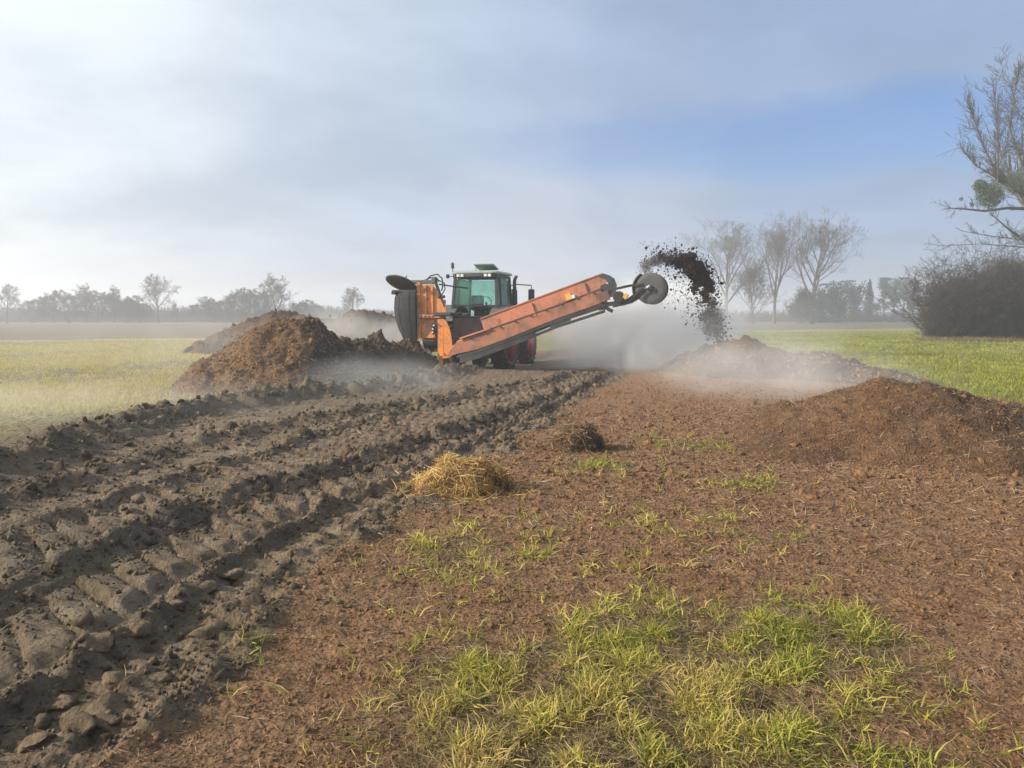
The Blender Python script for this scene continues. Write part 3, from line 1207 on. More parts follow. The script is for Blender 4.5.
# ------------------------------------------------------------------ trees
def seg_mesh(name, segs, k):
    """segs: array (n, 8): p0, p1, r0, r1 -> open prisms with k sides"""
    A = np.asarray(segs, float)
    p0, p1, r0, r1 = A[:, 0:3], A[:, 3:6], A[:, 6], A[:, 7]
    d = p1 - p0
    d /= np.linalg.norm(d, axis=1)[:, None] + 1e-9
    ref = np.where(np.abs(d[:, 2:3]) > .9, np.array([[1.0, 0, 0]]), np.array([[0, 0, 1.0]]))
    a = np.cross(d, ref)
    a /= np.linalg.norm(a, axis=1)[:, None]
    b = np.cross(d, a)
    V = np.zeros((len(A), 2, k, 3))
    for j in range(k):
        t = 2 * math.pi * j / k
        o = math.cos(t) * a + math.sin(t) * b
        V[:, 0, j] = p0 + o * r0[:, None]
        V[:, 1, j] = p1 + o * r1[:, None]
    f = np.array([[j, (j + 1) % k, k + (j + 1) % k, k + j] for j in range(k)])
    F = f[None] + (np.arange(len(A)) * 2 * k)[:, None, None]
    return fast_mesh(name, V.reshape(-1, 3), F.reshape(-1, 4), True)


def grow_tree(seed, H, trunk_r, first=.3, spread=.6, nlimb=7, levels=4, up=.35, twig_r=.012, density=1.0, multi=1, limb_len=.5, droop=0.0, vase=False):
    """returns thick segments and thin segments"""
    R = random.Random(seed)
    thick, thin = [], []

    def rv(s):
        return Vector((R.gauss(0, s), R.gauss(0, s), R.gauss(0, s)))

    def branch(p, d, L, r, lev):
        n = max(2, int(3 + 3 * (L / H))) if lev < 3 else 2
        st = L / n
        pts = [(p.copy(), r)]
        for i in range(n):
            d = (d + rv(.09 + .015 * lev) + Vector((0, 0, (up if lev < 3 else up * .5) * .18 - droop * .2 * (lev > 1)))).normalized()
            q = p + d * st
            r2 = max(twig_r, r * (1 - .62 * (i + 1) / n))
            (thick if lev <= 2 else thin).append((*p, *q, r * (1 - .62 * i / n) if i else r, r2))
            p = q
            pts.append((p.copy(), r2))
        if lev >= levels:
            return
        nc = {0: 0, 1: 6, 2: 6, 3: 5, 4: 4}.get(lev, 4)
        nc = max(2, int(nc * density + R.random()))
        for c in range(nc):
            t = R.uniform(.22, 1.0)
            i = min(n - 1, int(t * n))
            a, ra = pts[i]
            b, rb = pts[i + 1]
            f = t * n - i
            q = a.lerp(b, f)
            dd = (b - a).normalized()
            side = dd.orthogonal()
            side.rotate(Matrix.Rotation(R.uniform(0, 6.283), 3, dd))
            nd = (dd * math.cos(.62) + side * math.sin(.62) * R.uniform(.8, 1.25) + Vector((0, 0, .18 - droop))).normalized()
            branch(q, nd, L * R.uniform(.42, .70) * (1.12 - .35 * t), max(twig_r, (ra + (rb - ra) * f) * .6), lev + 1)

    for mstem in range(multi):
        base = Vector((R.gauss(0, .25), R.gauss(0, .25), -.2)) if multi > 1 else Vector((0, 0, -.25))
        d = Vector((R.gauss(0, .18), R.gauss(0, .18), 1)).normalized() if multi > 1 else Vector((R.gauss(0, .03), R.gauss(0, .03), 1)).normalized()
        n = 9
        p = base
        r = trunk_r * (1 if multi == 1 else .55)
        hh = H * (.86 if multi == 1 else R.uniform(.6, .9))
        pts = []
        for i in range(n):
            d = (d + rv(.045) + Vector((0, 0, .1))).normalized()
            q = p + d * (hh / n)
            ra = r * (1 - .8 * i / n) * (1.25 if i == 0 else 1)
            rb = r * (1 - .8 * (i + 1) / n)
            thick.append((*p, *q, ra, rb))
            pts.append((p.copy(), q.copy(), ra, rb))
            p = q
        for c in range(nlimb):
            t = first + (1 - first) * ((c + R.random() * .8) / nlimb)
            i = min(n - 1, int(t * n))
            a, b, ra, rb = pts[i]
            q = a.lerp(b, t * n - i)
            az = 2.4 * c + R.uniform(-.5, .5) + mstem
            nd = Vector((math.cos(az) * spread, math.sin(az) * spread, .55 + .55 * t)).normalized()
            branch(q, nd, ((.98 - t * .86) * H * R.uniform(.80, 1.0) if vase else H * limb_len * (1.15 - .62 * (t - first) / (1 - first + .01)) * R.uniform(.8, 1.1)), max(ra, rb) * .6, 1)
    return thick, thin


def tree_meshes(key, **k):
    a, b = grow_tree(**k)
    return seg_mesh('trunk', a, 5), (seg_mesh('crown', b, 3) if b else None)


def place_tree(name, meshes, loc, sc, rz, mats, label, group=None, cat='tree', squash=1.0):
    e = empty(name, loc, rz)
    e.scale = (sc * squash, sc * squash, sc)
    for nm, me, m in (('trunk', meshes[0], mats[0]), ('crown', meshes[1], mats[1])):
        o = bpy.data.objects.new(nm, me)
        if not me.materials:
            me.materials.append(m)
        COL.objects.link(o)
        o.parent = e
    tag(e, label, cat, group)
    return e


# three tall bare trees on the right, across the field
for i, (px, top, Y, lab, sq) in enumerate((
        (728, 236, 150, 'pale bare tree, leftmost of the three tall ones behind the steam', 1.05),
        (777, 232, 146, 'tall slender bare tree, middle one of the three across the field', .85),
        (815, 230, 142, 'tall bare tree with broad fan crown, rightmost of the three', 1.05))):
    x, y, z = at(px, top, Y)
    mm = tree_meshes('tall', seed=70 + i * 3, H=z, trunk_r=.42, first=.26, spread=.42, nlimb=12, levels=5, up=.75, twig_r=.014, density=.86, limb_len=.44, vase=True)
    place_tree('tall_bare_tree', mm, (x, Y, 0), 1.0, i * 1.3, (M['bark_far'], M['twig_far']), lab, 'three tall trees across the right field', squash=sq)
mm = tree_meshes('small', seed=90, H=9, trunk_r=.18, first=.15, spread=.6, nlimb=12, levels=4, up=.5, twig_r=.014, density=.9, limb_len=.45, multi=2)
for px, Y, h, lab in ((752, 138, 11, 'small bare tree between the left and middle tall trees'), (800, 150, 7, 'low bare bush at the foot of the tall trees')):
    x, y, z = at(px, 318, Y)
    place_tree('small_bare_tree', mm, (x, Y, 0), h / 9, px, (M['bark_far'], M['twig_far']), lab)

# hazy bare trees along the left horizon
VAR = [tree_meshes('far', seed=120, H=10, trunk_r=.26, first=.28, spread=.75, nlimb=12, levels=5, up=.25, twig_r=.015, density=.86, limb_len=.46),
       tree_meshes('far', seed=124, H=10, trunk_r=.22, first=.18, spread=.55, nlimb=14, levels=5, up=.6, twig_r=.016, density=.84, limb_len=.40),
       tree_meshes('far', seed=133, H=10, trunk_r=.22, first=.06, spread=.85, nlimb=11, levels=5, up=.35, twig_r=.020, density=.86, limb_len=.46, multi=2),
       tree_meshes('far', seed=139, H=10, trunk_r=.2, first=.10, spread=.35, nlimb=12, levels=4, up=1.0, twig_r=.018, density=1.0, limb_len=.30)]
LEFT = [  # px, top px, depth, variant, squash, label
    (5, 287, 150, 0, .9, 'bare tree at the left edge of the picture on the hazy horizon'),
    (32, 297, 165, 2, 1.2, 'low shrub right of the tree at the left edge'),
    (52, 296, 170, 3, 1.2, 'thin upright tree left of the dense bare clump on the horizon'),
    (68, 291, 160, 2, 1.5, 'wide dense shrub at the left end of the bare clump on the horizon'),
    (84, 286, 168, 1, 1.1, 'highest tree in the middle of the dense bare clump'),
    (97, 291, 160, 2, 1.5, 'wide dense shrub in the middle of the bare clump on the horizon'),
    (112, 288, 166, 1, 1.0, 'upright tree at the right end of the dense bare clump'),
    (126, 296, 158, 2, 1.5, 'low wide shrub left of the lone round-crowned tree'),
    (157, 278, 165, 0, .92, 'lone round-crowned bare tree on the left horizon'),
    (140, 300, 162, 2, 1.4, 'low shrub at the left foot of the round-crowned tree'),
    (176, 302, 170, 3, 1.3, 'short thin tree right of the round-crowned tree'),
    (195, 302, 172, 2, 1.5, 'low hazy shrub between the round-crowned tree and the twin-topped tree'),
    (214, 297, 165, 2, 1.4, 'middling shrub two to the left of the twin-topped tree'),
    (246, 289, 160, 2, 1.2, 'bushy tree directly left of the twin-topped tree'),
    (230, 297, 175, 1, 1.2, 'small upright tree left of the bushy tree'),
    (277, 277, 160, 1, 1.15, 'tall twin-topped bare tree above the brown heap'),
    (262, 290, 166, 2, 1.3, 'shrub against the left foot of the twin-topped tree'),
    (299, 300, 165, 2, 1.4, 'low shrub right of the twin-topped tree above the heap'),
    (312, 303, 170, 2, 1.3, 'lowest shrub just right of the heap top on the horizon'),
    (351, 290, 155, 0, 1.0, 'small round bare tree above the far heap, left of the machine'),
]
for i, (px, top, Y, va, sq, lab) in enumerate(LEFT):
    x, y, z = at(px, top, Y)
    place_tree('far_bare_tree' if va != 2 else 'far_bare_shrub', VAR[va], (x, Y, 0), z / (10.2 if va != 0 else 10.4), i * 1.9, (M['bark_far'], M['twig_far']), lab,
               'bare trees along the left horizon', squash=sq)


def far_wood():
    """brush that closes the horizon behind the single trees: a mass of twigs"""
    r = np.random.default_rng(77)
    n = 16000
    a = r.uniform(-.80, -.14, n)
    a[:5200] = r.uniform(.16, .80, 5200)
    Y = r.uniform(178, 215, n)
    X = a * Y
    hmax = np.where(a < 0, 3.6 + 1.8 * fbm(X, X * 0, .05, 3, 5), 3.2 + 1.5 * fbm(X, X * 0, .06, 3, 6))
    h = hmax * r.uniform(.45, 1.0, n)
    p0 = np.stack([X, Y, h * 0 - .1], -1)
    p1 = p0 + np.stack([r.normal(size=n) * .9, r.normal(size=n) * .5, h], -1)
    s = np.concatenate([p0, p1, np.full((n, 1), .085), np.full((n, 1), .025)], 1)
    o = link('far_brush', seg_mesh('far_brush', s, 3), M['twig_far'])
    tag(o, 'grey hazy brush closing the horizon behind the trees', 'brush', kind='stuff')


far_wood()


def leaf_cloud(n, r, shape, size):
    """small quads through a volume; shape(points in unit ball) -> xyz"""
    d = r.normal(size=(n, 3))
    d /= np.linalg.norm(d, axis=1)[:, None]
    P = shape(d, r.random(n) ** .45)
    A = r.normal(size=(n, 3))
    A /= np.linalg.norm(A, axis=1)[:, None]
    B = np.cross(A, r.normal(size=(n, 3)))
    B /= np.linalg.norm(B, axis=1)[:, None]
    s = size * r.uniform(.6, 1.4, n)[:, None]
    V = np.stack([P - A * s, P + B * s * .6, P + A * s, P - B * s * .6], 1)
    F = np.arange(n * 4).reshape(n, 4)
    return V.reshape(-1, 3), F


def conifer(px, top, base, Y, w, label, seed, mat='conifer', kind='spire', name='conifer_tree'):
    x, y, z = at(px, top, Y)
    H = z
    r = np.random.default_rng(seed)
    e = empty(name, (x, Y, 0))
    tag(e, label, 'tree', 'evergreens across the right field')
    MB().tube([(0, 0, -.3), (.05, 0, H * .5), (0, 0, H * .97)], [.22, .15, .03], 6).build('trunk', M['bark_far'], e)
    n = 2600
    if kind == 'spire':
        t = r.random(n) ** .8
        lay = t * (1 - .04 * r.random(n))
        zz = H * (.10 + .90 * lay)
        rad = w * (1 - lay) ** .8 * np.sqrt(r.random(n)) * (.75 + .3 * r.random(n))
        a = r.uniform(0, 6.283, n)
        rad = rad * (.78 + .30 * np.sin(a * 3 + lay * 23) * np.sin(lay * 41))
        P = np.stack([np.cos(a) * rad, np.sin(a) * rad, zz - rad * .22], -1)
        size = .22
    elif kind == 'pine':
        cl = r.normal(size=(16, 3)) * np.array([w * .42, w * .42, H * .22]) + np.array([0, 0, H * .68])
        P = cl[r.integers(0, 16, n)] + r.normal(size=(n, 3)) * np.array([w * .24, w * .24, H * .045])
        size = .22
    else:
        cl = r.normal(size=(26, 3)) * np.array([w * .42, w * .42, H * .24]) + np.array([0, 0, H * .48])
        P = cl[r.integers(0, 26, n)] + r.normal(size=(n, 3)) * np.array([w * .2, w * .2, H * .09])
        size = .28
    P[:, 2] = np.clip(P[:, 2], .05, H)
    A = r.normal(size=(n, 3))
    A /= np.linalg.norm(A, axis=1)[:, None]
    B = np.cross(A, r.normal(size=(n, 3)))
    B /= np.linalg.norm(B, axis=1)[:, None]
    s = size * r.uniform(.6, 1.5, n)[:, None]
    V = np.stack([P - A * s, P + B * s * .5, P + A * s, P - B * s * .5], 1)
    me = fast_mesh('crown', V.reshape(-1, 3), np.arange(n * 4).reshape(n, 4))
    link('crown', me, M[mat], e)


conifer(803, 292, 318, 170, 2.4, 'dark evergreen under the rightmost tall bare tree, left side', 11, 'evergreen', 'bush')
conifer(822, 284, 318, 172, 3.4, 'broad dark evergreen under the rightmost tall bare tree', 12, 'evergreen', 'bush')
conifer(836, 281, 318, 176, 2.2, 'dark evergreen just right of the rightmost tall bare tree', 13, 'evergreen', 'bush')
conifer(855, 281, 318, 190, 3.0, 'broad pine left of the group of slim pines', 14, 'conifer', 'bush')
conifer(870, 279, 318, 195, 2.6, 'pointed pine right of the broad pine', 15, 'conifer', 'spire')
conifer(885, 278, 318, 200, 1.9, 'slim pine, left one of the slim row before the thicket', 16, 'conifer', 'pine', 'pine_tree')
conifer(895, 279, 318, 200, 1.8, 'slim pine, middle one of the slim row before the thicket', 17, 'conifer', 'pine', 'pine_tree')
conifer(905, 278, 318, 203, 1.8, 'slim pine, right one of the slim row before the thicket', 18, 'conifer', 'pine', 'pine_tree')
conifer(914, 281, 318, 205, 1.8, 'slim pine half hidden by the left edge of the thicket', 19, 'conifer', 'pine', 'pine_tree')


# ------------------------------------------------------------------ thicket and the mistletoe tree at the right edge
def thicket():
    r = np.random.default_rng(31)
    R = random.Random(31)
    Y0 = 50.5
    x0 = at(926, 330, Y0)[0]
    e = empty('bare_thicket', (x0 + 5, Y0 + 2, 0))
    tag(e, 'dense dark leafless thicket at the right edge of the meadow', 'thicket')
    org = np.array([x0 + 5, Y0 + 2, 0])
    stems, twigs = [], []
    n = 1200
    for i in range(n):
        bx = x0 + .4 + R.random() ** .9 * 15
        by = Y0 + R.uniform(-.6, 4.5)
        bx += .56 * (by - Y0)
        edge = min(1.0, .50 + (bx - x0 - .56 * (by - Y0)) * .22)
        H = (6.2 + .7 * math.sin(bx * .9) + R.uniform(-1.6, .8)) * edge ** .7
        p = Vector((bx, by, -.1))
        d = Vector((R.gauss(0, .26) - .12 * (bx - x0 - .56 * (by - Y0) < 1.5), R.gauss(0, .25), 1)).normalized()
        ns = 6
        rad = R.uniform(.012, .030)
        L = H * R.uniform(.75, 1.15)
        for k in range(ns):
            d = (d + Vector((R.gauss(0, .22), R.gauss(0, .22), R.gauss(.02, .10)))).normalized()
            q = p + d * (L / ns)
            ra, rb = rad * (1 - .8 * k / ns), rad * (1 - .8 * (k + 1) / ns)
            stems.append((*p, *q, ra, rb))
            for c in range(4 if k > 0 else 5):
                tq = p.lerp(q, R.random())
                td = (d * .5 + Vector((R.gauss(0, .8), R.gauss(0, .8), R.gauss(.15, .45)))).normalized()
                tl = R.uniform(.35, 1.0)
                tm = tq + td * tl * .5
                td2 = (td + Vector((R.gauss(0, .4), R.gauss(0, .4), R.gauss(.1, .4)))).normalized()
                te = tm + td2 * tl * .5
                twigs.append((*tq, *tm, .012, .009))
                twigs.append((*tm, *te, .009, .006))
                td3 = (td + Vector((R.gauss(0, .8), R.gauss(0, .8), R.gauss(0, .5)))).normalized()
                twigs.append((*tm, *(tm + td3 * tl * .45), .008, .005))
            p = q
    for i in range(27000):
        w = R.random() ** .8 * 15
        by = Y0 + R.uniform(-1.0, 4.0)
        bx = x0 + .1 + w + .56 * (by - Y0) + R.gauss(0, .25) - .55 * R.random() * (w < 2)
        q = Vector((bx, by, R.random() ** .8 * (2.7 + min(2.3, w * .9)) * (.86 + .17 * math.sin(w * 1.3 + 1) + .12 * math.sin(w * 3.1 + by))))
        td = Vector((R.gauss(0, 1), R.gauss(0, 1), R.gauss(.25, .7))).normalized()
        e1 = q + td * R.uniform(.2, .6)
        twigs.append((*q, *e1, .013, .008))
        twigs.append((*e1, *(e1 + (td + Vector((R.gauss(0, .5), R.gauss(0, .5), R.gauss(0, .5)))).normalized() * .35), .008, .005))
    for nm, s, k, m in (('stems', stems, 4, 'thicket'), ('twigs', twigs, 3, 'thicket')):
        A = np.array(s)
        A[:, 0:3] -= org
        A[:, 3:6] -= org
        o = link('branch_mass' if nm == 'stems' else 'twig_mass', seg_mesh(nm, A, k), M[m], e)
        tag(o, kind='stuff')
    # dead leaves still hanging
    n = 9000
    P = np.array(twigs)[r.integers(0, len(twigs), n), 3:6] - org
    D = r.normal(size=(n, 3))
    tag(strips('dead_leaves', P, D, r.uniform(.05, .11, n), r.uniform(.03, .06, n), M['leafdead'], e, r=r, nseg=1), kind='stuff')
    # fallen pale stems in front
    for pa, pb, rr in ((at(977, 298, 51.0), at(984, 303, 50.8), .04), (at(1013, 291, 50.9), at(1009, 301, 50.7), .05)):
        MB().tube([Vector(pa) - Vector(org), (Vector(pa) + Vector(pb)) / 2 - Vector(org) + Vector((.05, 0, .05)), Vector(pb) - Vector(org)], [rr, rr * .8, rr * .5], 6).build('broken_branch', M['pale'], e)
    # dry grass along its foot
    n = 16000
    X = x0 - .6 + r.random(n) * 17
    Y = Y0 - .9 + r.normal(size=n) * .55 + .3 * np.sin(X)
    D = r.normal(size=(n, 3)) * .5
    D[:, 2] = 1
    o = strips('dry_grass', on_ground(X, Y, -.02), D, r.uniform(.15, .55, n), r.uniform(.012, .03, n), M['drygrass'], r=r, nseg=2, down=.3)
    tag(o, 'strip of dry beige grass along the foot of the thicket', 'grass', kind='stuff')


thicket()


def mistletoe_tree():
    Y = 56.0
    x, y, z = at(1046, 340, Y)
    e = empty('mistletoe_tree', (x, Y, 0))
    tag(e, 'big bare tree with green mistletoe balls rising behind the thicket', 'tree')
    thick, thin = grow_tree(207, 21.5, .42, first=.30, spread=.62, nlimb=15, levels=5, up=.75, twig_r=.012, density=.86, limb_len=.40)
    R = random.Random(3)

    def limb(pts, r0, r1, side_len, cnt=18, lift=.45):
        P = [Vector(at(px, py, Y + dy)) - Vector((x, Y, 0)) for px, py, dy in pts]
        n = len(P) - 1
        for i in range(n):
            ra, rb = r0 + (r1 - r0) * i / n, r0 + (r1 - r0) * (i + 1) / n
            thick.append((*P[i], *P[i + 1], ra, rb))
            d = (P[i + 1] - P[i]).normalized()
            for c in range(cnt):
                q = P[i].lerp(P[i + 1], R.random())
                dd = (d * .7 + Vector((R.gauss(0, .3), R.gauss(0, .4), R.gauss(lift, .5)))).normalized()
                L = side_len * R.uniform(.4, 1.1)
                m = q + dd * L * .5
                en = m + (dd + Vector((R.gauss(0, .3), R.gauss(0, .3), R.gauss(0, .3)))).normalized() * L * .5
                thin.append((*q, *m, .022, .015))
                thin.append((*m, *en, .015, .009))
                for g in range(5):
                    s = q.lerp(en, R.random())
                    s2 = s + (dd + Vector((R.gauss(0, .5), R.gauss(0, .5), R.gauss(.15, .5)))).normalized() * L * .42
                    thin.append((*s, *s2, .011, .007))
                    for g2 in range(2):
                        s3 = s.lerp(s2, R.uniform(.3, 1))
                        thin.append((*s3, *(s3 + (dd + Vector((R.gauss(0, .6), R.gauss(0, .6), R.gauss(.2, .5)))).normalized() * L * .26), .007, .005))
    limb([(1046, 195, 0), (1030, 209, -.4), (1008, 208, -.9), (985, 211, -1.3), (965, 209, -1.6), (949, 208, -1.9)], .15, .035, 1.1, 5, .1)
    limb([(1046, 255, 0), (1020, 238, -.5), (1006, 227, -.9), (990, 213, -1.0)], .10, .03, 1.0, 5, .1)
    limb([(1046, 243, 0), (1015, 239, .3), (990, 236, .5), (962, 231, .8)], .06, .02, 1.0, 5, .1)
    limb([(1046, 250, 0), (1010, 246, .4), (980, 244, .6), (938, 246, .8)], .05, .015, 1.0, 5, .1)
    limb([(1040, 200, 0), (1020, 190, .3), (1000, 180, .5), (975, 165, .8), (962, 150, 1)], .10, .02, 1.3)
    limb([(1040, 205, 0), (1012, 188, -.3), (998, 181, -.5), (998, 150, -.6), (997, 118, -.6), (993, 84, -.6)], .09, .015, 1.5)
    limb([(1046, 190, 0), (1022, 165, .4), (1010, 130, .5), (1014, 95, .5), (1020, 66, .5)], .10, .015, 1.5)
    limb([(1036, 195, 0), (1000, 178, .6), (985, 150, .8), (975, 122, .9), (968, 104, 1)], .08, .014, 1.4)
    link('trunk', seg_mesh('trunk', thick, 6), M['bark'], e)
    link('crown', seg_mesh('crown', thin, 3), M['twig'], e)
    r = np.random.default_rng(9)
    for px, py, rr, n in ((990, 195, .92, 5200), (980, 186, .50, 1500), (1018, 182, .95, 3000), (1022, 237, .6, 700), (972, 204, .22, 90), (961, 199, .16, 60)):
        c = np.array(at(px, py, Y - 1.1)) - np.array([x, Y, 0])

        def shape(d, q):
            return c + d * (rr * q * (1 + .12 * np.sin(d[:, 0] * 7) * np.cos(d[:, 2] * 6)))[:, None]
        V, F = leaf_cloud(n, r, shape, .045)
        o = link('mistletoe_ball', fast_mesh('mistletoe_ball', V, F), M['mistletoe'], e)
        tag(o, kind='stuff')


mistletoe_tree()


# ------------------------------------------------------------------ tractor
YAW = -math.radians(16)
TRX, TRY = -1.12, 26.0


def wheel(parent, c, R, W, rimR, side, name='wheel'):
    """side = +1 outer face towards +x"""
    e = MB()
    w = W / 2
    prof = [(rimR, -w * .82), (rimR + (R - rimR) * .45, -w), (R - .10, -w * .96), (R - .045, -w * .7), (R - .035, 0), (R - .045, w * .7), (R - .10, w * .96),
            (rimR + (R - rimR) * .45, w), (rimR, w * .82), (rimR - .02, 0)]
    e.lathe(prof, (0, 0, 0), 'x', 40, closed=True)
    tyre = e.build('wheel', M['mudtyre'], parent, smooth=True)
    tyre.location = c
    n = 20
    for s in (-1, 1):
        lg = MB()
        for k in range(n):
            a = 2 * math.pi * (k + (.5 if s > 0 else 0)) / n
            rot = Matrix.Rotation(a, 3, 'X')
            ctr = rot @ Vector((s * w * .48, 0, R - .035))
            r2 = rot @ Matrix.Rotation(s * .75, 3, 'Z')
            lg.box(ctr, (w * 1.15, .055, .085), r2)
        lg.build('tread_lugs', M['mudtyre'], tyre)
    rm = MB()
    rm.lathe([(.06, side * w * .34), (rimR * .45, side * w * .30), (rimR * .62, side * w * .36), (rimR * .82, side * w * .10), (rimR * .96, side * w * .15), (rimR * .985, side * w * .80), (rimR + .015, side * w * .84)],
             (0, 0, 0), 'x', 36)
    rim = rm.build('rim', M['red'], tyre, smooth=True)
    hb = MB()
    hb.lathe([(0, side * w * .56), (.11, side * w * .55), (.13, side * w * .34)], (0, 0, 0), 'x', 14)
    for k in range(8):
        a = 2 * math.pi * k / 8
        hb.lathe([(0, side * w * .43), (.022, side * w * .42), (.022, side * w * .3)], (0, math.cos(a) * rimR * .36, math.sin(a) * rimR * .36), 'x', 6)
    hb.build('hub', M['red'], tyre)
    return tyre


def build_tractor():
    T = empty('tractor', (TRX, TRY, -.03), YAW)
    tag(T, 'green farm tractor with red wheel rims and glass cab behind the orange machine', 'tractor')
    for s in (-1, 1):
        wheel(T, (s * .90, 0, .88), .98, .60, .70, s)
        wheel(T, (s * .90, 2.85, .68), .78, .48, .55, s)
    # chassis
    b = MB()
    b.box((0, .1, .95), (.62, 1.3, .62), bev=.06)
    b.box((0, 1.8, .95), (.48, 2.6, .5), bev=.05)
    b.tube([(-.85, 0, .98), (.85, 0, .98)], .15, 10)
    b.tube([(-.85, 2.85, .74), (.85, 2.85, .74)], .10, 8)
    b.build('chassis', M['steel'], T)
    # hood
    h = MB()
    prof = [(1.15, 1.0), (1.15, 1.92), (1.5, 1.98), (2.6, 1.90), (3.35, 1.72), (3.72, 1.45), (3.78, 1.0)]
    n = len(prof)
    cross = [(-1, 0), (-1, .7), (-.72, .96), (0, 1.0), (.72, .96), (1, .7), (1, 0)]
    V = []
    for (yy, zz) in prof:
        for (a, c) in cross:
            V.append((a * (.46 - .05 * (yy - 1.15) / 2.6), yy, .9 + (zz - .9) * c))
    F = []
    k = len(cross)
    for i in range(n - 1):
        for j in range(k - 1):
            F.append((i * k + j, i * k + j + 1, (i + 1) * k + j + 1, (i + 1) * k + j))
    F.append(tuple(range(k)))
    F.append(tuple(range(n * k - 1, (n - 1) * k - 1, -1)))
    h.add(V, F)
    hood = h.build('hood', M['green'], T)
    for s in (-1, 1):
        g = MB()
        for q in range(6):
            g.box((s * .462, 1.75 + q * .16, 1.45), (.03, .07, .42))
        g.build('side_grille', M['black'], hood)
    # rear fenders: arcs over the wheels
    for s in (-1, 1):
        f = MB()
        V, F = [], []
        m = 14
        for i in range(m + 1):
            a = math.radians(150 - i * 132 / m)
            for (xx, rr) in ((.62, 1.10), (1.16, 1.10), (1.19, 1.04), (.62, 1.06)):
                V.append((s * xx, -math.cos(a) * -rr * 1.0, .98 + math.sin(a) * rr))
        for i in range(m):
            for j in range(4):
                j2 = (j + 1) % 4
                F.append((i * 4 + j, i * 4 + j2, (i + 1) * 4 + j2, (i + 1) * 4 + j))
        F.append((0, 1, 2, 3))
        F.append((m * 4 + 3, m * 4 + 2, m * 4 + 1, m * 4))
        f.add(V, F)
        fo = f.build('fender', M['grey'], T)
        lt = MB()
        lt.box((s * .95, -.78, 1.72), (.26, .07, .14), bev=.02)
        lt.build('tail_light', M['red'], fo)
    # cab
    zb, zt = 1.58, 3.02
    yb0, yb1, yt0, yt1 = -.52, 1.28, -.36, 1.18
    wb, wt = .80, .72

    def corner(s, front, t):
        y0, y1 = (yb1, yt1) if front else (yb0, yt0)
        return Vector((s * (wb + (wt - wb) * t), y0 + (y1 - y0) * t, zb + (zt - zb) * t))
    for s in (-1, 1):
        for fr in (0, 1):
            MB().bar(corner(s, fr, 0), corner(s, fr, 1), .085, .085, (0, 1, 0)).build('cab_post', M['black'], T)
        mid0 = corner(s, 0, 0).lerp(corner(s, 1, 0), .30)
        mid1 = corner(s, 0, 1).lerp(corner(s, 1, 1), .24)
        MB().bar(mid0, mid1, .06, .06, (0, 1, 0)).build('cab_post', M['black'], T)
    for t, w in ((0.0, .10), (.32, .055), (1.0, .10)):
        MB().bar(corner(-1, 0, t), corner(1, 0, t), w, w).build('cab_beam', M['black'], T)
    for t, w in ((0.0, .098), (1.0, .098)):
        MB().bar(corner(-1, 1, t), corner(1, 1, t), w, w).build('cab_beam', M['black'], T)
        for s in (-1, 1):
            MB().bar(corner(s, 0, t), corner(s, 1, t), w * .96, w * .96).build('cab_beam', M['black'], T)
    # floor and rear lower body (dusty grey-black)
    b = MB()
    b.box((0, .35, 1.50), (1.5, 1.75, .14), bev=.03)
    b.box((0, -.56, 1.42), (1.30, .25, .55), bev=.05)
    b.box((-.32, -.70, 1.70), (.42, .10, .20), bev=.02)
    b.build('rear_body', M['steel'], T)

    def pane(name, a, b_, c, d, off):
        o = Vector(off)
        V = [a, b_, c, d, a + o, b_ + o, c + o, d + o]
        F = [(0, 1, 2, 3), (7, 6, 5, 4), (0, 4, 5, 1), (1, 5, 6, 2), (2, 6, 7, 3), (3, 7, 4, 0)]
        MB().add([tuple(v) for v in V], F).build(name, M['glass'], T)
    ins = .045

    def inset(P, m=.05):
        c = sum(P, Vector()) / 4
        return [p + (c - p) * m for p in P]
    P = inset([corner(-1, 0, .34), corner(1, 0, .34), corner(1, 0, .96), corner(-1, 0, .96)])
    pane('rear_window', *P, (0, .012, 0))
    P = inset([corner(-1, 1, .04), corner(1, 1, .04), corner(1, 1, .96), corner(-1, 1, .96)])
    pane('windscreen', *P, (0, .012, 0))
    for s in (-1, 1):
        m0 = corner(s, 0, 0).lerp(corner(s, 1, 0), .30)
        m1 = corner(s, 0, 1).lerp(corner(s, 1, 1), .24)
        P = inset([m0, corner(s, 1, 0.02), corner(s, 1, .96), m1], .06)
        pane('door_window', *P, (s * -.012, 0, 0))
        P = inset([corner(s, 0, .3), m0.lerp(m1, .3), m0.lerp(m1, .96), corner(s, 0, .96)], .08)
        pane('side_window', *P, (s * -.012, 0, 0))
    # roof
    r = MB()
    V, F = [], []
    lay = [(3.09, .96), (3.11, 1.02), (3.15, 1.02), (3.20, .93), (3.22, .70)]
    ring = [(-.78, -.46), (-.62, -.52), (.62, -.52), (.78, -.46), (.78, 1.30), (.62, 1.42), (-.62, 1.42), (-.78, 1.30)]
    for z, sc in lay:
        for (a, c) in ring:
            V.append((a * sc, .45 + (c - .45) * sc, z))
    k = 8
    for i in range(len(lay) - 1):
        for j in range(k):
            j2 = (j + 1) % k
            F.append((i * k + j, i * k + j2, (i + 1) * k + j2, (i + 1) * k + j))
    F.append(tuple(range(k)))
    F.append(tuple(range(len(lay) * k - 1, (len(lay) - 1) * k - 1, -1)))
    r.add(V, F)
    roof = r.build('roof', M['greygreen'], T)
    MB().box((0, -.43, 3.03), (1.42, .10, .15), bev=.02).build('rear_light_panel', M['black'], roof)
    for xx in (-.56, -.42, .40, .54):
        MB().box((xx, -.50, 3.04), (.11, .06, .10), bev=.015).build('work_light', M['white'], roof)
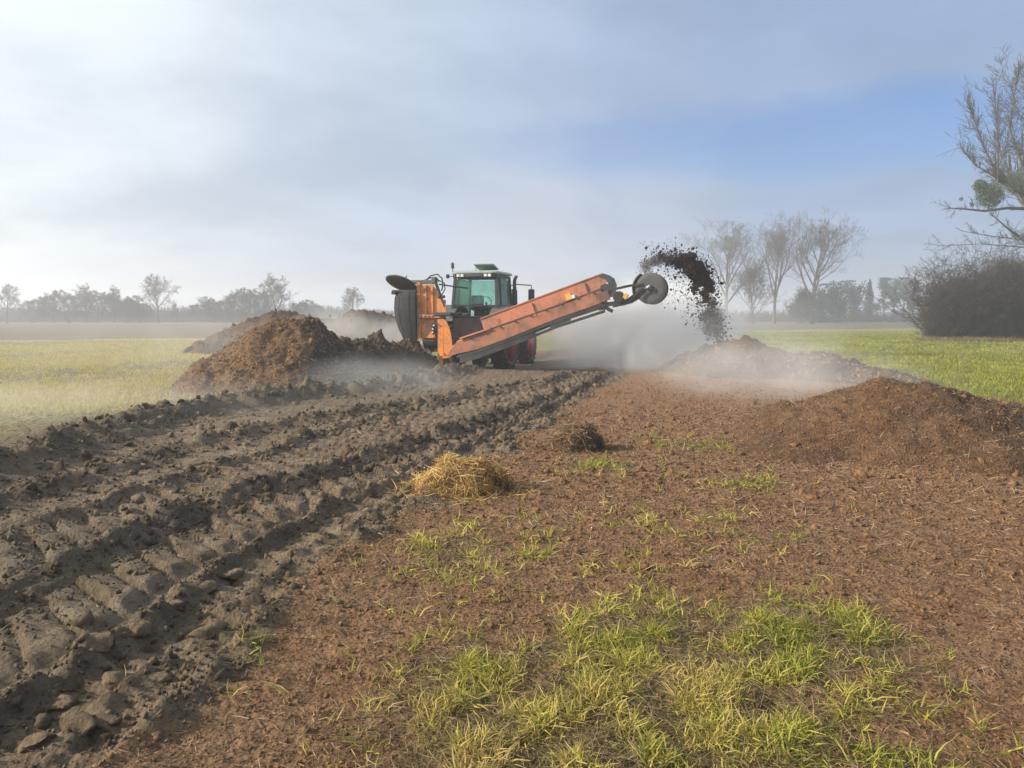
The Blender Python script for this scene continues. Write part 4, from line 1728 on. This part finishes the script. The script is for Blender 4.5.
    MB().box((-.02, -.50, 3.05), (.62, .04, .09), bev=.01).build('number_panel', M['grey'], roof)
    rot = Matrix.Rotation(-.24, 3, 'X')
    MB().box((.18, .25, 3.36), (.72, .62, .05), rot, bev=.02).build('roof_hatch', M['green'], roof)
    for xx in (-.1, .46):
        MB().tube([(xx, .0, 3.2), (xx, .0, 3.42)], .012, 6).build('hatch_strut', M['black'], roof)
    # seat, steering wheel
    b = MB()
    b.box((0, .05, 1.95), (.5, .5, .14), bev=.05)
    b.box((0, -.16, 2.18), (.44, .12, .42), bev=.05)
    b.box((0, .05, 1.75), (.3, .3, .32))
    b.build('seat', M['seat'], T)
    b = MB()
    b.tube([(0, .95, 1.6), (0, .78, 2.18)], .04, 8)
    b.tube([(.2 * math.cos(a), .76 - .10 * math.sin(a), 2.2 + .17 * math.sin(a)) for a in np.linspace(0, 6.283, 17)], .015, 6)
    b.build('steering_wheel', M['black'], T)
    b = MB()
    b.box((0, 1.12, 1.85), (1.0, .18, .45), bev=.05)
    b.build('dashboard', M['black'], T)
    # exhaust at the right front post
    b = MB()
    b.tube([(.84, 1.46, 1.55), (.84, 1.46, 2.0), (.84, 1.46, 2.62)], [.10, .11, .10], 12)
    b.tube([(.84, 1.46, 2.60), (.84, 1.46, 2.95), (.90, 1.50, 3.12)], [.062, .062, .060], 10)
    b.build('exhaust_pipe', M['steel'], T)
    # mirrors
    for s in (1, -1):
        reach = 1.52 if s > 0 else 1.05
        b = MB()
        b.tube([(s * .76, 1.15, 2.76), (s * 1.0, 1.2, 2.80), (s * reach, 1.22, 2.76), (s * reach, 1.22, 2.64)], .022, 6)
        b.tube([(s * .76, 1.15, 2.58), (s * 1.0, 1.2, 2.68)], .018, 6)
        arm = b.build('mirror_arm', M['black'], T)
        zc = 2.42 if s > 0 else 2.5
        MB().box((s * reach, 1.22, zc), (.22, .08, .42), bev=.03).build('mirror', M['black'], arm)
    # beacon on the left roof corner, work lamp below it
    b = MB()
    b.tube([(-.80, -.3, 2.95), (-.84, -.3, 3.30)], .016, 6)
    b.tube([(-.74, -.4, 3.02), (-.93, -.42, 3.03)], .014, 6)
    st = b.build('beacon_stalk', M['black'], T)
    MB().lathe([(0, 3.50), (.05, 3.48), (.06, 3.32), (.065, 3.30)], (-.84, -.3, 0), 'z', 12).build('beacon', M['steel'], st)
    MB().box((-.97, -.42, 3.03), (.12, .09, .14), bev=.03).build('side_lamp', M['black'], st)
    # handrail and steps on the right front
    b = MB()
    b.tube([(.95, 1.5, 1.5), (1.0, 1.6, 2.05), (1.0, 2.2, 2.05), (.95, 2.3, 1.5)], .018, 6)
    b.build('handrail', M['steel'], T)
    # three-point linkage
    b = MB()
    for s in (-1, 1):
        b.bar((s * .32, -.3, .85), (s * .40, -1.15, .62), .07, .09)
        b.tube([(s * .34, -.35, 1.45), (s * .38, -.85, .7)], .035, 6)
    b.tube([(0, -.5, 1.25), (0, -1.1, 1.05)], .04, 8)
    b.build('lift_linkage', M['steel'], T)
    return T


build_tractor()


# ------------------------------------------------------------------ compost turner
TUX, TUY = -2.1, 24.0


def build_turner():
    T = empty('compost_turner', (TUX, TUY, 0), YAW)
    tag(T, 'orange side-working compost turner with a long rising conveyor and throwing wheel', 'compost turner')
    # ---------- orange rotor frame
    fr = MB()
    fr.box((-.87, 0, 1.80), (.13, .14, 1.86), bev=.015)
    frame = fr.build('post', M['orange'], T)
    MB().box((-.87, -.076, 1.62), (.05, .008, .62)).build('scuffed_strip', M['pale'], frame)
    # upper tower plate, right edge sloping
    MB().prism([(-.80, 1.72), (-.80, 2.66), (-.42, 2.66), (-.30, 2.50), (.02, 2.02), (.06, 1.72)], -.03, .02).build('tower_plate', M['orange'], T)
    b = MB()
    b.box((-.62, -.06, 2.18), (.05, .06, .90))
    b.box((-.40, -.055, 2.18), (.04, .05, .80))
    b.build('stiffener_rib', M['orange'], T)
    MB().prism([(-.80, .98), (-.80, 1.60), (-.22, 1.60), (-.22, 1.25), (-.36, .98)], -.02, .03).build('lower_plate', M['orange'], T)
    b = MB()
    b.box((-.46, -.09, 1.655), (.72, .18, .11), bev=.015)
    b.build('cross_beam', M['orange'], T)
    for k in range(4):
        MB().lathe([(0, -.205), (.03, -.20), (.03, -.17)], (-.74 + k * .13, 0, 1.66), 'y', 6).build('bolt', M['steel'], T)
    b = MB()
    b.box((-.02, -.14, 1.73), (.60, .16, .11), bev=.02)
    b.tube([(.25, -.1, 1.72), (.42, .3, 1.74)], .05, 8)
    b.build('hydraulic_ram', M['steel'], T)
    # tower depth: the body behind the plates
    MB().box((-.55, .50, 1.55), (.46, .90, 1.30), bev=.04).build('gearbox_housing', M['salmon'], T)
    # top beam, hose arch and links
    b = MB()
    b.box((-.72, .02, 2.74), (.62, .16, .12), bev=.02)
    b.box((-.36, .02, 2.78), (.16, .20, .22), bev=.03)
    b.build('top_beam', M['grey'], T)
    for pts, rr in (([(-.62, .0, 2.80), (-.45, -.05, 2.93), (-.22, -.08, 2.97), (-.06, -.1, 2.84), (-.03, -.1, 2.62), (-.08, -.1, 2.45)], .022),
                    ([(-.70, .05, 2.80), (-.50, .1, 2.88), (-.30, .1, 2.86), (-.22, .05, 2.74)], .018),
                    ([(-.25, .0, 2.80), (-.02, .0, 2.70), (.02, -.05, 2.5), (-.1, -.08, 2.3), (-.02, -.1, 2.1)], .018),
                    ([(-.1, -.1, 1.6), (-.02, -.16, 1.2), (.05, -.18, .85), (.2, -.2, .7), (.45, -.2, .72)], .016),
                    ([(-.3, -.1, 1.55), (-.34, -.14, 1.3), (-.26, -.16, 1.05)], .02)):
        MB().tube(pts, rr, 6).build('hydraulic_hose', M['rubber'], T, smooth=True)
    b = MB()
    b.tube([(-.20, .0, 2.66), (.32, .35, 2.58), (.55, .6, 2.55)], .025, 6)
    b.lathe([(.05, -.03), (.05, .03)], (.22, .28, 2.595), 'x', 8)
    b.build('linkage_rod', M['steel'], T)
    b = MB()
    b.tube([(-.28, -.10, 2.72), (-.12, -.10, 2.30)], .055, 8)
    b.tube([(-.12, -.10, 2.30), (.02, -.10, 1.95)], .03, 8)
    b.build('lift_cylinder', M['steel'], T)
    for x, z in ((-.16, 2.26), (-.02, 2.27)):
        MB().lathe([(0, -.16), (.05, -.15), (.05, -.05)], (x, 0, z), 'y', 8).build('hose_coupling', M['black'], T)
    # ---------- turning drum side: tilted dish, curtain of rubber flaps, drum with paddles
    rot = Matrix.Rotation(.42, 3, 'X') @ Matrix.Rotation(-.0, 3, 'Y')
    rot = Matrix.Rotation(.20, 3, 'Y') @ Matrix.Rotation(.0, 3, 'Y') @ Matrix.Rotation(-.46, 3, 'X')
    d = MB()
    d.lathe([(0, .10), (.25, .10), (.44, .06), (.53, .0), (.53, -.03), (.42, -.02), (.2, .03), (0, .03)], (0, 0, 0), 'z', 32)
    V = np.concatenate(d.V) @ np.array(rot).T + np.array([-1.45, -.05, 2.70])
    d.V = [V]
    dish = d.build('steel_dish', M['steel'], T, smooth=True)
    MB().tube([(-1.42, .02, 2.72), (-1.30, .02, 2.95)], .02, 6).build('dish_pin', M['steel'], dish)
    MB().tube([(-1.25, .0, 2.74), (-.9, .0, 2.73)], .07, 10).build('dish_arm', M['grey'], dish)
    # flaps round the drum side
    n = 7
    for k in range(n):
        a0 = math.radians(175 + k * 100 / n)
        a1 = math.radians(175 + (k + 1.12) * 100 / n)
        f = MB()
        V, F = [], []
        zs = [2.48, 2.25, 1.9, 1.55, 1.2, .82 + .12 * (k % 2)]
        bul = [.90, 1.03, 1.06, 1.0, .86, .66]
        for i, (z, q) in enumerate(zip(zs, bul)):
            for t in (0, .5, 1):
                a = a0 + (a1 - a0) * t
                rr = .80 * q + .015 * (k % 2)
                V.append((-1.0 + rr * math.cos(a), .35 + rr * 1.0 * math.sin(a) * .75, z))
            for t in (1, .5, 0):
                a = a0 + (a1 - a0) * t
                rr = .80 * q - .02 + .015 * (k % 2)
                V.append((-1.0 + rr * math.cos(a), .35 + rr * 1.0 * math.sin(a) * .75, z))
        for i in range(len(zs) - 1):
            for j in range(6):
                j2 = (j + 1) % 6
                F.append((i * 6 + j, i * 6 + j2, (i + 1) * 6 + j2, (i + 1) * 6 + j))
        F.append(tuple(range(6)))
        F.append(tuple(range(len(zs) * 6 - 1, len(zs) * 6 - 7, -1)))
        f.add(V, F)
        f.build('rubber_flap', M['grey'] if k == 0 else M['rubber'], T, smooth=False)
    b = MB()
    b.box((-1.35, .35, 2.46), (.85, .95, .07), bev=.02)
    b.box((-1.72, -.0, 2.40), (.16, .2, .10), bev=.02)
    b.build('drum_hood', M['steel'], T)
    MB().box((-1.12, .30, 1.62), (.36, .08, 1.66)).build('drum_side_panel', M['steel'], T)
    b = MB()
    b.tube([(-1.75, 1.15, .85), (-.5, 1.15, .85)], .28, 14)
    for k in range(11):
        a = k * 2.4
        x = -1.70 + k * .11
        rr = Vector((0, math.cos(a), math.sin(a)))
        b.bar(Vector((x, 1.15, .85)) + rr * .25, Vector((x, 1.15, .85)) + rr * .72, .05, .14, (1, 0, 0))
    b.build('turning_drum', M['steel'], T)
    MB().bar((-.80, -.12, .95), (-.55, -.20, .14), .09, .025, (0, 1, 0)).build('scraper_board', M['pale'], T)
    # hydraulic valve block (black and bright fittings)
    vb = MB().box((-.30, -.10, 1.28), (.20, .14, .34), bev=.02).build('valve_block', M['black'], T)
    r = random.Random(4)
    for k in range(7):
        MB().lathe([(0, -.23), (.026, -.225), (.026, -.17)], (-.36 + r.random() * .14, 0, 1.10 + .055 * k), 'y', 7).build('valve_fitting', M['white'] if k % 2 else M['steel'], vb)
    # ---------- hopper
    MB().prism([(-.20, 1.56), (-.02, 1.58), (-.02, .66), (.02, .42), (-.12, .40), (-.20, .58)], -.16, -.12).build('hopper_side_plate', M['orange'], T)
    MB().prism([(.0, 1.58), (.10, 1.52), (.20, 1.34), (.26, 1.12), (.30, .86), (.30, .62), (.12, .44), (.0, .56)], -.215, -.165).build('hopper_end_plate', M['orange'], T)
    MB().box((-.008, -.185, 1.07), (.035, .07, 1.02)).build('fold_edge', M['orange'], T)
    MB().prism([(.31, .60), (.31, .72), (.52, .92), (.66, .96), (.68, .86), (.40, .62)], -.24, -.17).build('corner_gusset', M['yellow'], T)
    MB().prism([(-.12, .42), (.18, .44), (.62, .66), (.62, .60), (.18, .36), (-.05, .34)], -.26, -.21).build('bottom_flange', M['orange'], T)
    b = MB()
    b.box((-.09, -.18, .28), (.14, .10, .34), bev=.01)
    leg = b.build('support_leg', M['orange'], T)
    MB().box((-.09, -.18, .09), (.2, .18, .03)).build('foot_plate', M['orange'], leg)
    hw = MB()
    V = [(-.05, .95, 1.60), (1.50, .95, 1.60), (1.55, .75, 1.0), (-.05, .55, .62), (-.05, .99, 1.60), (1.50, .99, 1.60), (1.55, .79, 1.0), (-.05, .59, .58)]
    hw.add(V, [(0, 1, 2, 3), (7, 6, 5, 4), (0, 4, 5, 1), (1, 5, 6, 2), (2, 6, 7, 3), (3, 7, 4, 0)])
    hop = hw.build('hopper_back_wall', M['rust'], T)
    MB().box((.72, .97, 1.625), (1.6, .09, .05)).build('hopper_rim', M['steel'], hop)
    hf = MB()
    hf.prism([(-.02, .50), (1.5, .98), (1.5, .94), (-.02, .45)], -.12, .62)
    hf.build('hopper_floor', M['rust'], T)
    # load of compost lying in the hopper
    r2 = np.random.default_rng(3)
    q = r2.random(260)
    P = np.stack([q * 1.35 + .08, r2.uniform(-.08, .7, 260), .55 + q * .42 + r2.random(260) * .16], -1)
    # (kept low so that the rusty back wall shows)
    c = chunks('hopper_load', P, .05 + .05 * r2.random(260), M['compost'], T, r=r2)
    tag(c, kind='stuff')
    # ---------- conveyor
    def side(yo, near):
        nm = 'side_board' if near else 'far_side_board'
        MB().prism([(1.28, 1.57), (5.02, 2.90), (4.94, 2.42), (1.41, 1.16)], yo - .02, yo + .02).build(nm, M['salmon'], T)
        MB().bar((1.26, yo, 1.585), (2.16, yo, 1.905), .10, .03).build('top_lip', M['salmon'], T)
        MB().bar((2.18, yo - .012, 1.905), (5.02, yo - .012, 2.905), .06, .03).build('top_lip', M['salmon'], T)
        s = -1 if near else 1
        MB().prism([(.50, .86), (1.41, 1.22), (3.70, 2.00), (4.98, 2.47), (5.02, 2.06), (3.70, 1.61), (2.2, 1.02), (1.15, .64), (.50, .50), (.12, .38)], yo + s * .03 - .025, yo + s * .03 + .022).build(
            'conveyor_rail', M['rail'], T)
    side(-.30, True)
    side(.62, False)
    sm = MB()  # dark strip added along the crease in place of a shadow gap
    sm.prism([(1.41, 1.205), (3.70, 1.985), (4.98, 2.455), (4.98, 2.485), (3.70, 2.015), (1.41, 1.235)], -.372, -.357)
    sm.build('rail_shadow_line', M['rust'], T)
    # pieces on the near rail: ribs, brackets, yellow plate
    MB().bar((.62, -.37, .98), (1.62, -.37, 1.30), .10, .05).build('rail_tube', M['salmon'], T)
    for x in (2.95, 4.55):
        z = 1.57 + (x - 1.28) * .3556
        MB().box((x, -.345, z - .30), (.04, .05, .42), Matrix.Rotation(-.34, 3, 'Y')).build('side_rib', M['salmon'], T)
    yb = MB().box((4.02, -.37, 2.24), (.16, .05, .20), Matrix.Rotation(-.34, 3, 'Y')).build('yellow_bracket', M['yellow'], T)
    MB().box((4.16, -.37, 2.24), (.10, .04, .11), Matrix.Rotation(-.34, 3, 'Y')).build('reflector', M['white'], yb)
    for k in range(9):
        x = 1.0 + k * .47
        z = .98 + (x - 1.0) * .366
        MB().lathe([(0, -.40), (.025, -.395), (.025, -.36)], (x, 0, z), 'y', 6).build('bolt', M['steel'], T)

    # dark lower frame with open slots
    def line(x, o):
        return np.interp(x, [.12, 1.15, 2.2, 3.7, 5.02], [.36, .62, 1.0, 1.59, 2.04]) - o

    def strip(x0, x1, o0, o1, y0, y1, mb):
        xs = sorted({x0, x1} | {k for k in (1.15, 2.2, 3.7) if x0 < k < x1})
        mb.prism([(x, line(x, o0)) for x in xs] + [(x, line(x, o1)) for x in reversed(xs)], y0, y1)
    lf = MB()
    strip(.5, 5.1, .0, .085, -.345, -.285, lf)
    strip(.6, 5.1, .185, .27, -.345, -.285, lf)
    for x0, x1 in ((.6, 2.98), (3.46, 4.08), (4.92, 5.1)):
        strip(x0, x1, .087, .183, -.335, -.295, lf)
    lf.build('lower_frame', M['steel'], T)
    lf = MB()
    strip(.6, 5.1, .0, .07, .60, .66, lf)
    lf.build('lower_frame', M['steel'], T)
    b = MB()
    b.prism([(.35, .82), (4.95, 2.40), (4.95, 2.37), (.35, .79)], -.26, .58)
    b.build('belt', M['rubber'], T)
    for k in range(7):
        x = 1.0 + k * .62
        MB().tube([(x, -.26, line(x, -.28)), (x, .58, line(x, -.28))], .05, 8).build('belt_roller', M['steel'], T)
    # belt load
    q = r2.random(500)
    P = np.stack([.6 + q * 4.2, r2.uniform(-.2, .5, 500), .90 + q * 1.44 + r2.random(500) * .10], -1)
    tag(chunks('belt_load', P, .04 + .05 * r2.random(500), M['thrown'], T, r=r2), kind='stuff')
    # ---------- head of the conveyor
    b = MB()
    b.lathe([(0, -.33), (.17, -.33), (.19, -.30), (.19, .62), (.17, .65), (0, .65)], (5.10, 0, 2.42), 'y', 20)
    b.build('head_drum', M['steel'], T, smooth=False)
    MB().prism([(4.90, 2.88), (5.06, 2.90), (5.22, 2.80), (5.30, 2.60), (5.27, 2.34), (5.20, 2.34), (5.20, 2.58), (5.12, 2.72), (4.92, 2.80)], -.34, .66).build('head_hood', M['steel'], T)
    MB().box((5.08, -.36, 2.24), (.30, .05, .28), Matrix.Rotation(-.3, 3, 'Y')).build('head_plate', M['rust'], T)
    # throwing wheel
    WX, WZ = 6.40, 2.46
    b = MB()
    b.bar((5.0, -.30, 1.98), (5.75, -.28, 2.10), .07, .12)
    b.bar((5.75, -.28, 2.10), (6.20, -.28, 2.44), .07, .12)
    b.bar((5.1, -.30, 1.93), (5.32, -.30, 1.80), .06, .10)
    b.bar((5.2, .55, 1.98), (5.75, .5, 2.10), .07, .12)
    b.bar((5.75, .5, 2.10), (6.30, .5, 2.44), .07, .12)
    b.bar((5.25, -.31, 2.42), (5.80, -.30, 2.54), .05, .07)
    b.bar((5.80, -.30, 2.54), (6.2, -.29, 2.58), .05, .07)
    b.build('wheel_arm', M['steel'], T)
    b = MB()
    b.lathe([(0, -.40), (.15, -.40), (.17, -.36), (.17, -.28)], (5.50, 0, 2.22), 'y', 14)
    b.build('drive_motor', M['black'], T)
    MB().box((5.70, -.36, 2.24), (.14, .10, .16), Matrix.Rotation(.5, 3, 'Y'), bev=.02).build('yellow_guard', M['yellow'], T)
    MB().tube([(5.45, -.38, 2.1), (5.62, -.42, 1.98), (5.82, -.42, 2.05), (6.1, -.38, 2.38), (6.36, -.36, 2.46)], .022, 6).build('hydraulic_hose', M['rubber'], T)
    b = MB()
    b.lathe([(0, -.29), (.36, -.29), (.44, -.27), (.455, -.22), (.455, -.17), (.40, -.16)], (WX, 0, WZ), 'y', 36)
    wh = b.build('throwing_wheel', M['grey'], T, smooth=False)
    MB().lathe([(.0, .50), (.44, .49), (.455, .42), (.40, .40)], (WX, 0, WZ), 'y', 36).build('back_disc', M['grey'], wh)
    for k in range(8):
        a = k * math.pi / 4 + .2
        d = Vector((math.cos(a), 0, math.sin(a)))
        b = MB()
        b.bar(Vector((WX, .11, WZ)) + d * .10, Vector((WX, .11, WZ)) + d * .44, .56, .025, (0, 1, 0) if False else tuple(d.cross(Vector((0, 1, 0)))))
        b.build('paddle', M['steel'], wh)
    MB().lathe([(0, -.37), (.07, -.36), (.09, -.29)], (WX, 0, WZ), 'y', 12).build('hub', M['steel'], wh)
    MB().box((WX - .07, -.345, WZ + .05), (.12, .03, .05), Matrix.Rotation(-.5, 3, 'Y')).build('bright_clip', M['white'], wh)
    # guide shell on the upper left of the wheel
    V, F = [], []
    m = 9
    for i in range(m + 1):
        a = math.radians(200 - i * 75 / m)
        for (rr, yy) in ((.50, -.30), (.53, -.30), (.53, .50), (.50, .50)):
            V.append((WX + rr * math.cos(a), yy, WZ + rr * math.sin(a)))
    for i in range(m):
        for j in range(4):
            j2 = (j + 1) % 4
            F.append((i * 4 + j, i * 4 + j2, (i + 1) * 4 + j2, (i + 1) * 4 + j))
    F += [(0, 1, 2, 3), (m * 4 + 3, m * 4 + 2, m * 4 + 1, m * 4)]
    MB().add(V, F).build('guide_shell', M['grey'], T)
    # ---------- running gear under the hopper
    b = MB()
    b.bar((-.4, .75, .62), (1.0, .75, .62), .22, .22)
    b.bar((.9, -.05, .62), (.9, 1.6, .62), .16, .18)
    b.bar((.9, 1.5, .62), (.95, 2.0, .62), .16, .16)
    b.build('chassis_beam', M['steel'], T)
    for x in (.18, .95):
        w = MB()
        w.lathe([(.22, -.12), (.38, -.14), (.43, -.09), (.43, .09), (.38, .14), (.22, .12), (.20, 0)], (0, 0, 0), 'x', 24, closed=True)
        o = w.build('support_wheel', M['mudtyre'], T, smooth=True)
        o.location = (x, .55, .40)
        MB().lathe([(0, .04), (.21, .05), (.22, -.05), (0, -.04)], (0, 0, 0), 'x', 16).build('rim', M['steel'], o)
    return T


build_turner()


# ------------------------------------------------------------------ compost in the air
def thrown():
    r = np.random.default_rng(14)
    Yc = 22.3
    px_m = Yc / FPX
    # clumps: px, py, radius px, amount
    cl = [(672, 261, 5, .8), (680, 263, 6, 1), (686, 258, 6, 1.2), (692, 256, 5, 1.2), (688, 268, 7, 1.2), (697, 266, 7, 1.5), (702, 274, 8, 1.7), (708, 283, 7, 1.7),
          (699, 281, 7, 1.3), (691, 275, 5, .8), (711, 289, 5, 1.2), (704, 293, 5, .9), (706, 300, 5, .55), (712, 304, 5, .5), (699, 303, 4, .25), (695, 289, 6, .35), (709, 314, 6, .5),
          (714, 322, 7, .22), (703, 316, 6, .2), (718, 333, 8, .16), (722, 343, 9, .16), (708, 331, 7, .1)]
    P, S_ = [], []
    for px, py, rp, am in cl:
        n = int(7.5 * rp * rp * am)
        c = np.array(at(px, py, Yc + r.normal() * .12))
        rr = rp * px_m * .78
        d = r.normal(size=(n, 3))
        d /= np.linalg.norm(d, axis=1)[:, None]
        q = r.random(n) ** .5 * (1 + .25 * np.sin(d[:, 0] * 5 + px) * np.cos(d[:, 2] * 4))
        q[: n // 4] *= 1 + np.abs(r.normal(size=n // 4)) * .9
        P.append(c + d * (rr * q)[:, None] * np.array([1, 1.5, 1]))
        S_.append(.022 * np.exp(r.normal(size=n) * .6))
    # sparse spray along the arc and under it
    key = [(641, 270), (648, 263), (657, 259), (668, 258), (680, 260), (692, 264), (702, 275), (709, 289), (712, 305), (716, 325), (722, 345)]
    K = np.array([at(px, py, Yc) for px, py in key])
    n4 = 1500
    t4 = r.random(n4) ** .8 * 4.2
    c4 = np.stack([np.interp(t4, np.arange(len(key)), K[:, k]) for k in range(3)], -1)
    P.append(c4 + r.normal(size=(n4, 3)) * np.array([.07, .14, .085]))
    S_.append(.008 * np.exp(r.normal(size=n4) * .5) * (.7 + .25 * t4))
    n3 = 3800
    t3 = r.beta(1.8, 1.2, n3) * (len(key) - 1)
    c3 = np.stack([np.interp(t3, np.arange(len(key)), K[:, k]) for k in range(3)], -1)
    cen = np.array(at(672, 318, Yc))
    f = r.normal(size=n3) * .30
    f = np.where(f < 0, f * .45, f)
    P.append(c3 + (cen - c3) * np.clip(f, -.3, .75)[:, None] + r.normal(size=(n3, 3)) * .09)
    S_.append(.0095 * np.exp(r.normal(size=n3) * .6))
    o = chunks('thrown_compost', np.concatenate(P), np.minimum(np.concatenate(S_), .040), M['thrown'], r=r)
    tag(o, 'dark arc of compost flying from the throwing wheel down to the heap', 'compost', kind='stuff')


thrown()


# ------------------------------------------------------------------ steam and haze
def steam(c, rad, dens, scale, label, seed, lo=.38, hi=.68, rate=1.0, col=(.995, .995, .998), stretch=(1, 1, 1)):
    me = bpy.data.meshes.new('steam')
    V, F = ICO3
    me.from_pydata((V * 1.0).tolist(), [], F.tolist())
    m = bpy.data.materials.new('steam')
    m.use_nodes = True
    t = NT(m.node_tree)
    out = t.n('ShaderNodeOutputMaterial')
    pv = t.n('ShaderNodeVolumePrincipled')
    pv.inputs['Color'].default_value = (*col, 1)
    pv.inputs['Anisotropy'].default_value = .0
    tc = t.n('ShaderNodeTexCoord')
    o_ = tc.outputs['Object']
    L = t.vmath('LENGTH', o_, out=1)
    fall = t.ramp(L, .97, .25)
    wp = t.vmath('MULTIPLY', o_, (rad[0] * stretch[0], rad[1] * stretch[1], rad[2] * stretch[2]))
    wp = t.vmath('ADD', wp, (seed * 3.1, seed * 1.7, seed * 2.3))
    n = t.noise(wp, scale, 4, .58, .6)
    k = t.ramp(t.math('ADD', n, t.math('MULTIPLY', t.math('SUBTRACT', fall, .5), .28)), lo, hi)
    t.put(pv.inputs['Density'], t.math('MULTIPLY', t.math('MULTIPLY', fall, k), dens))
    t.link(pv.outputs[0], out.inputs['Volume'])
    o = link('steam', me, m)
    o.location = c
    o.scale = rad
    m.cycles.volume_step_rate = rate
    tag(o, label, 'steam', kind='stuff')
    return o


steam((4.2, 24.2, 1.2), (4.4, 2.9, 2.3), 1.9, .65, 'dense white steam billowing under the conveyor end', 1, .30, .64)
steam((6.0, 17.8, .3), (4.8, 7.0, 1.35), .17, .8, 'low white steam drifting between the two right heaps', 2, .36, .78)
steam((6.4, 21.0, 1.1), (5.2, 4.0, 1.9), .06, .55, 'thin steam veil hanging over the right heaps', 12, .34, .72)
steam((-8.0, 13.4, .1), (6.0, 4.2, .95), .11, .6, 'thin ground mist over the meadow edge on the left', 3, .38, .74)
steam((-3.4, 17.6, .2), (3.6, 4.4, .95), .13, .75, 'grey steam drifting over the ruts below the machine', 4, .38, .72)
steam((-6.5, 30.5, 1.0), (6.0, 3.0, 1.5), .24, .5, 'pale steam rolling over the far heap on the left', 5, .40, .72)
steam((2.5, 31.0, 5.0), (9.5, 6.0, 6.5), .040, .22, 'thin steam cloud rising behind the conveyor', 6, .34, .66)
steam((-9.5, 19.5, .9), (5.5, 6.5, 1.4), .045, .4, 'thin veil of steam left of the tall brown heap', 7, .36, .70)
steam(at(646, 267, 22.3), (.30, .40, .34), 5.0, 3.5, 'grey dust rising off the left rim of the throwing wheel', 8, .34, .62, col=(.36, .34, .34))
steam(at(656, 261, 22.3), (.36, .40, .26), 5.0, 3.5, 'grey dust smeared above the throwing wheel', 10, .34, .62, col=(.36, .34, .34))
steam(at(668, 259, 22.3), (.36, .40, .24), 5.0, 3.5, 'grey dust at the start of the dark compost arc', 11, .34, .62, col=(.30, .28, .28))
steam(at(713, 322, 22.4), (.55, .5, .85), 5.5, 2.0, 'brown dust falling with the thrown compost', 9, .36, .64, col=(.42, .38, .36))


def haze():
    me = bpy.data.meshes.new('haze')
    x0, x1, y0, y1, z0, z1 = -860, 860, -90, 900, -1.6, 26.0
    V = [(x, y, z) for x in (x0, x1) for y in (y0, y1) for z in (z0, z1)]
    F = [(0, 1, 3, 2), (4, 6, 7, 5), (0, 4, 5, 1), (2, 3, 7, 6), (0, 2, 6, 4), (1, 5, 7, 3)]
    me.from_pydata(V, [], F)
    m = bpy.data.materials.new('haze')
    m.use_nodes = True
    t = NT(m.node_tree)
    out = t.n('ShaderNodeOutputMaterial')
    pv = t.n('ShaderNodeVolumePrincipled')
    pv.inputs['Color'].default_value = (.90, .93, .97, 1)
    pv.inputs['Density'].default_value = .0025
    pv.inputs['Anisotropy'].default_value = .35
    t.link(pv.outputs[0], out.inputs['Volume'])
    o = link('haze', me, m)
    tag(o, 'thin even morning haze over the fields', 'haze', kind='stuff')


haze()
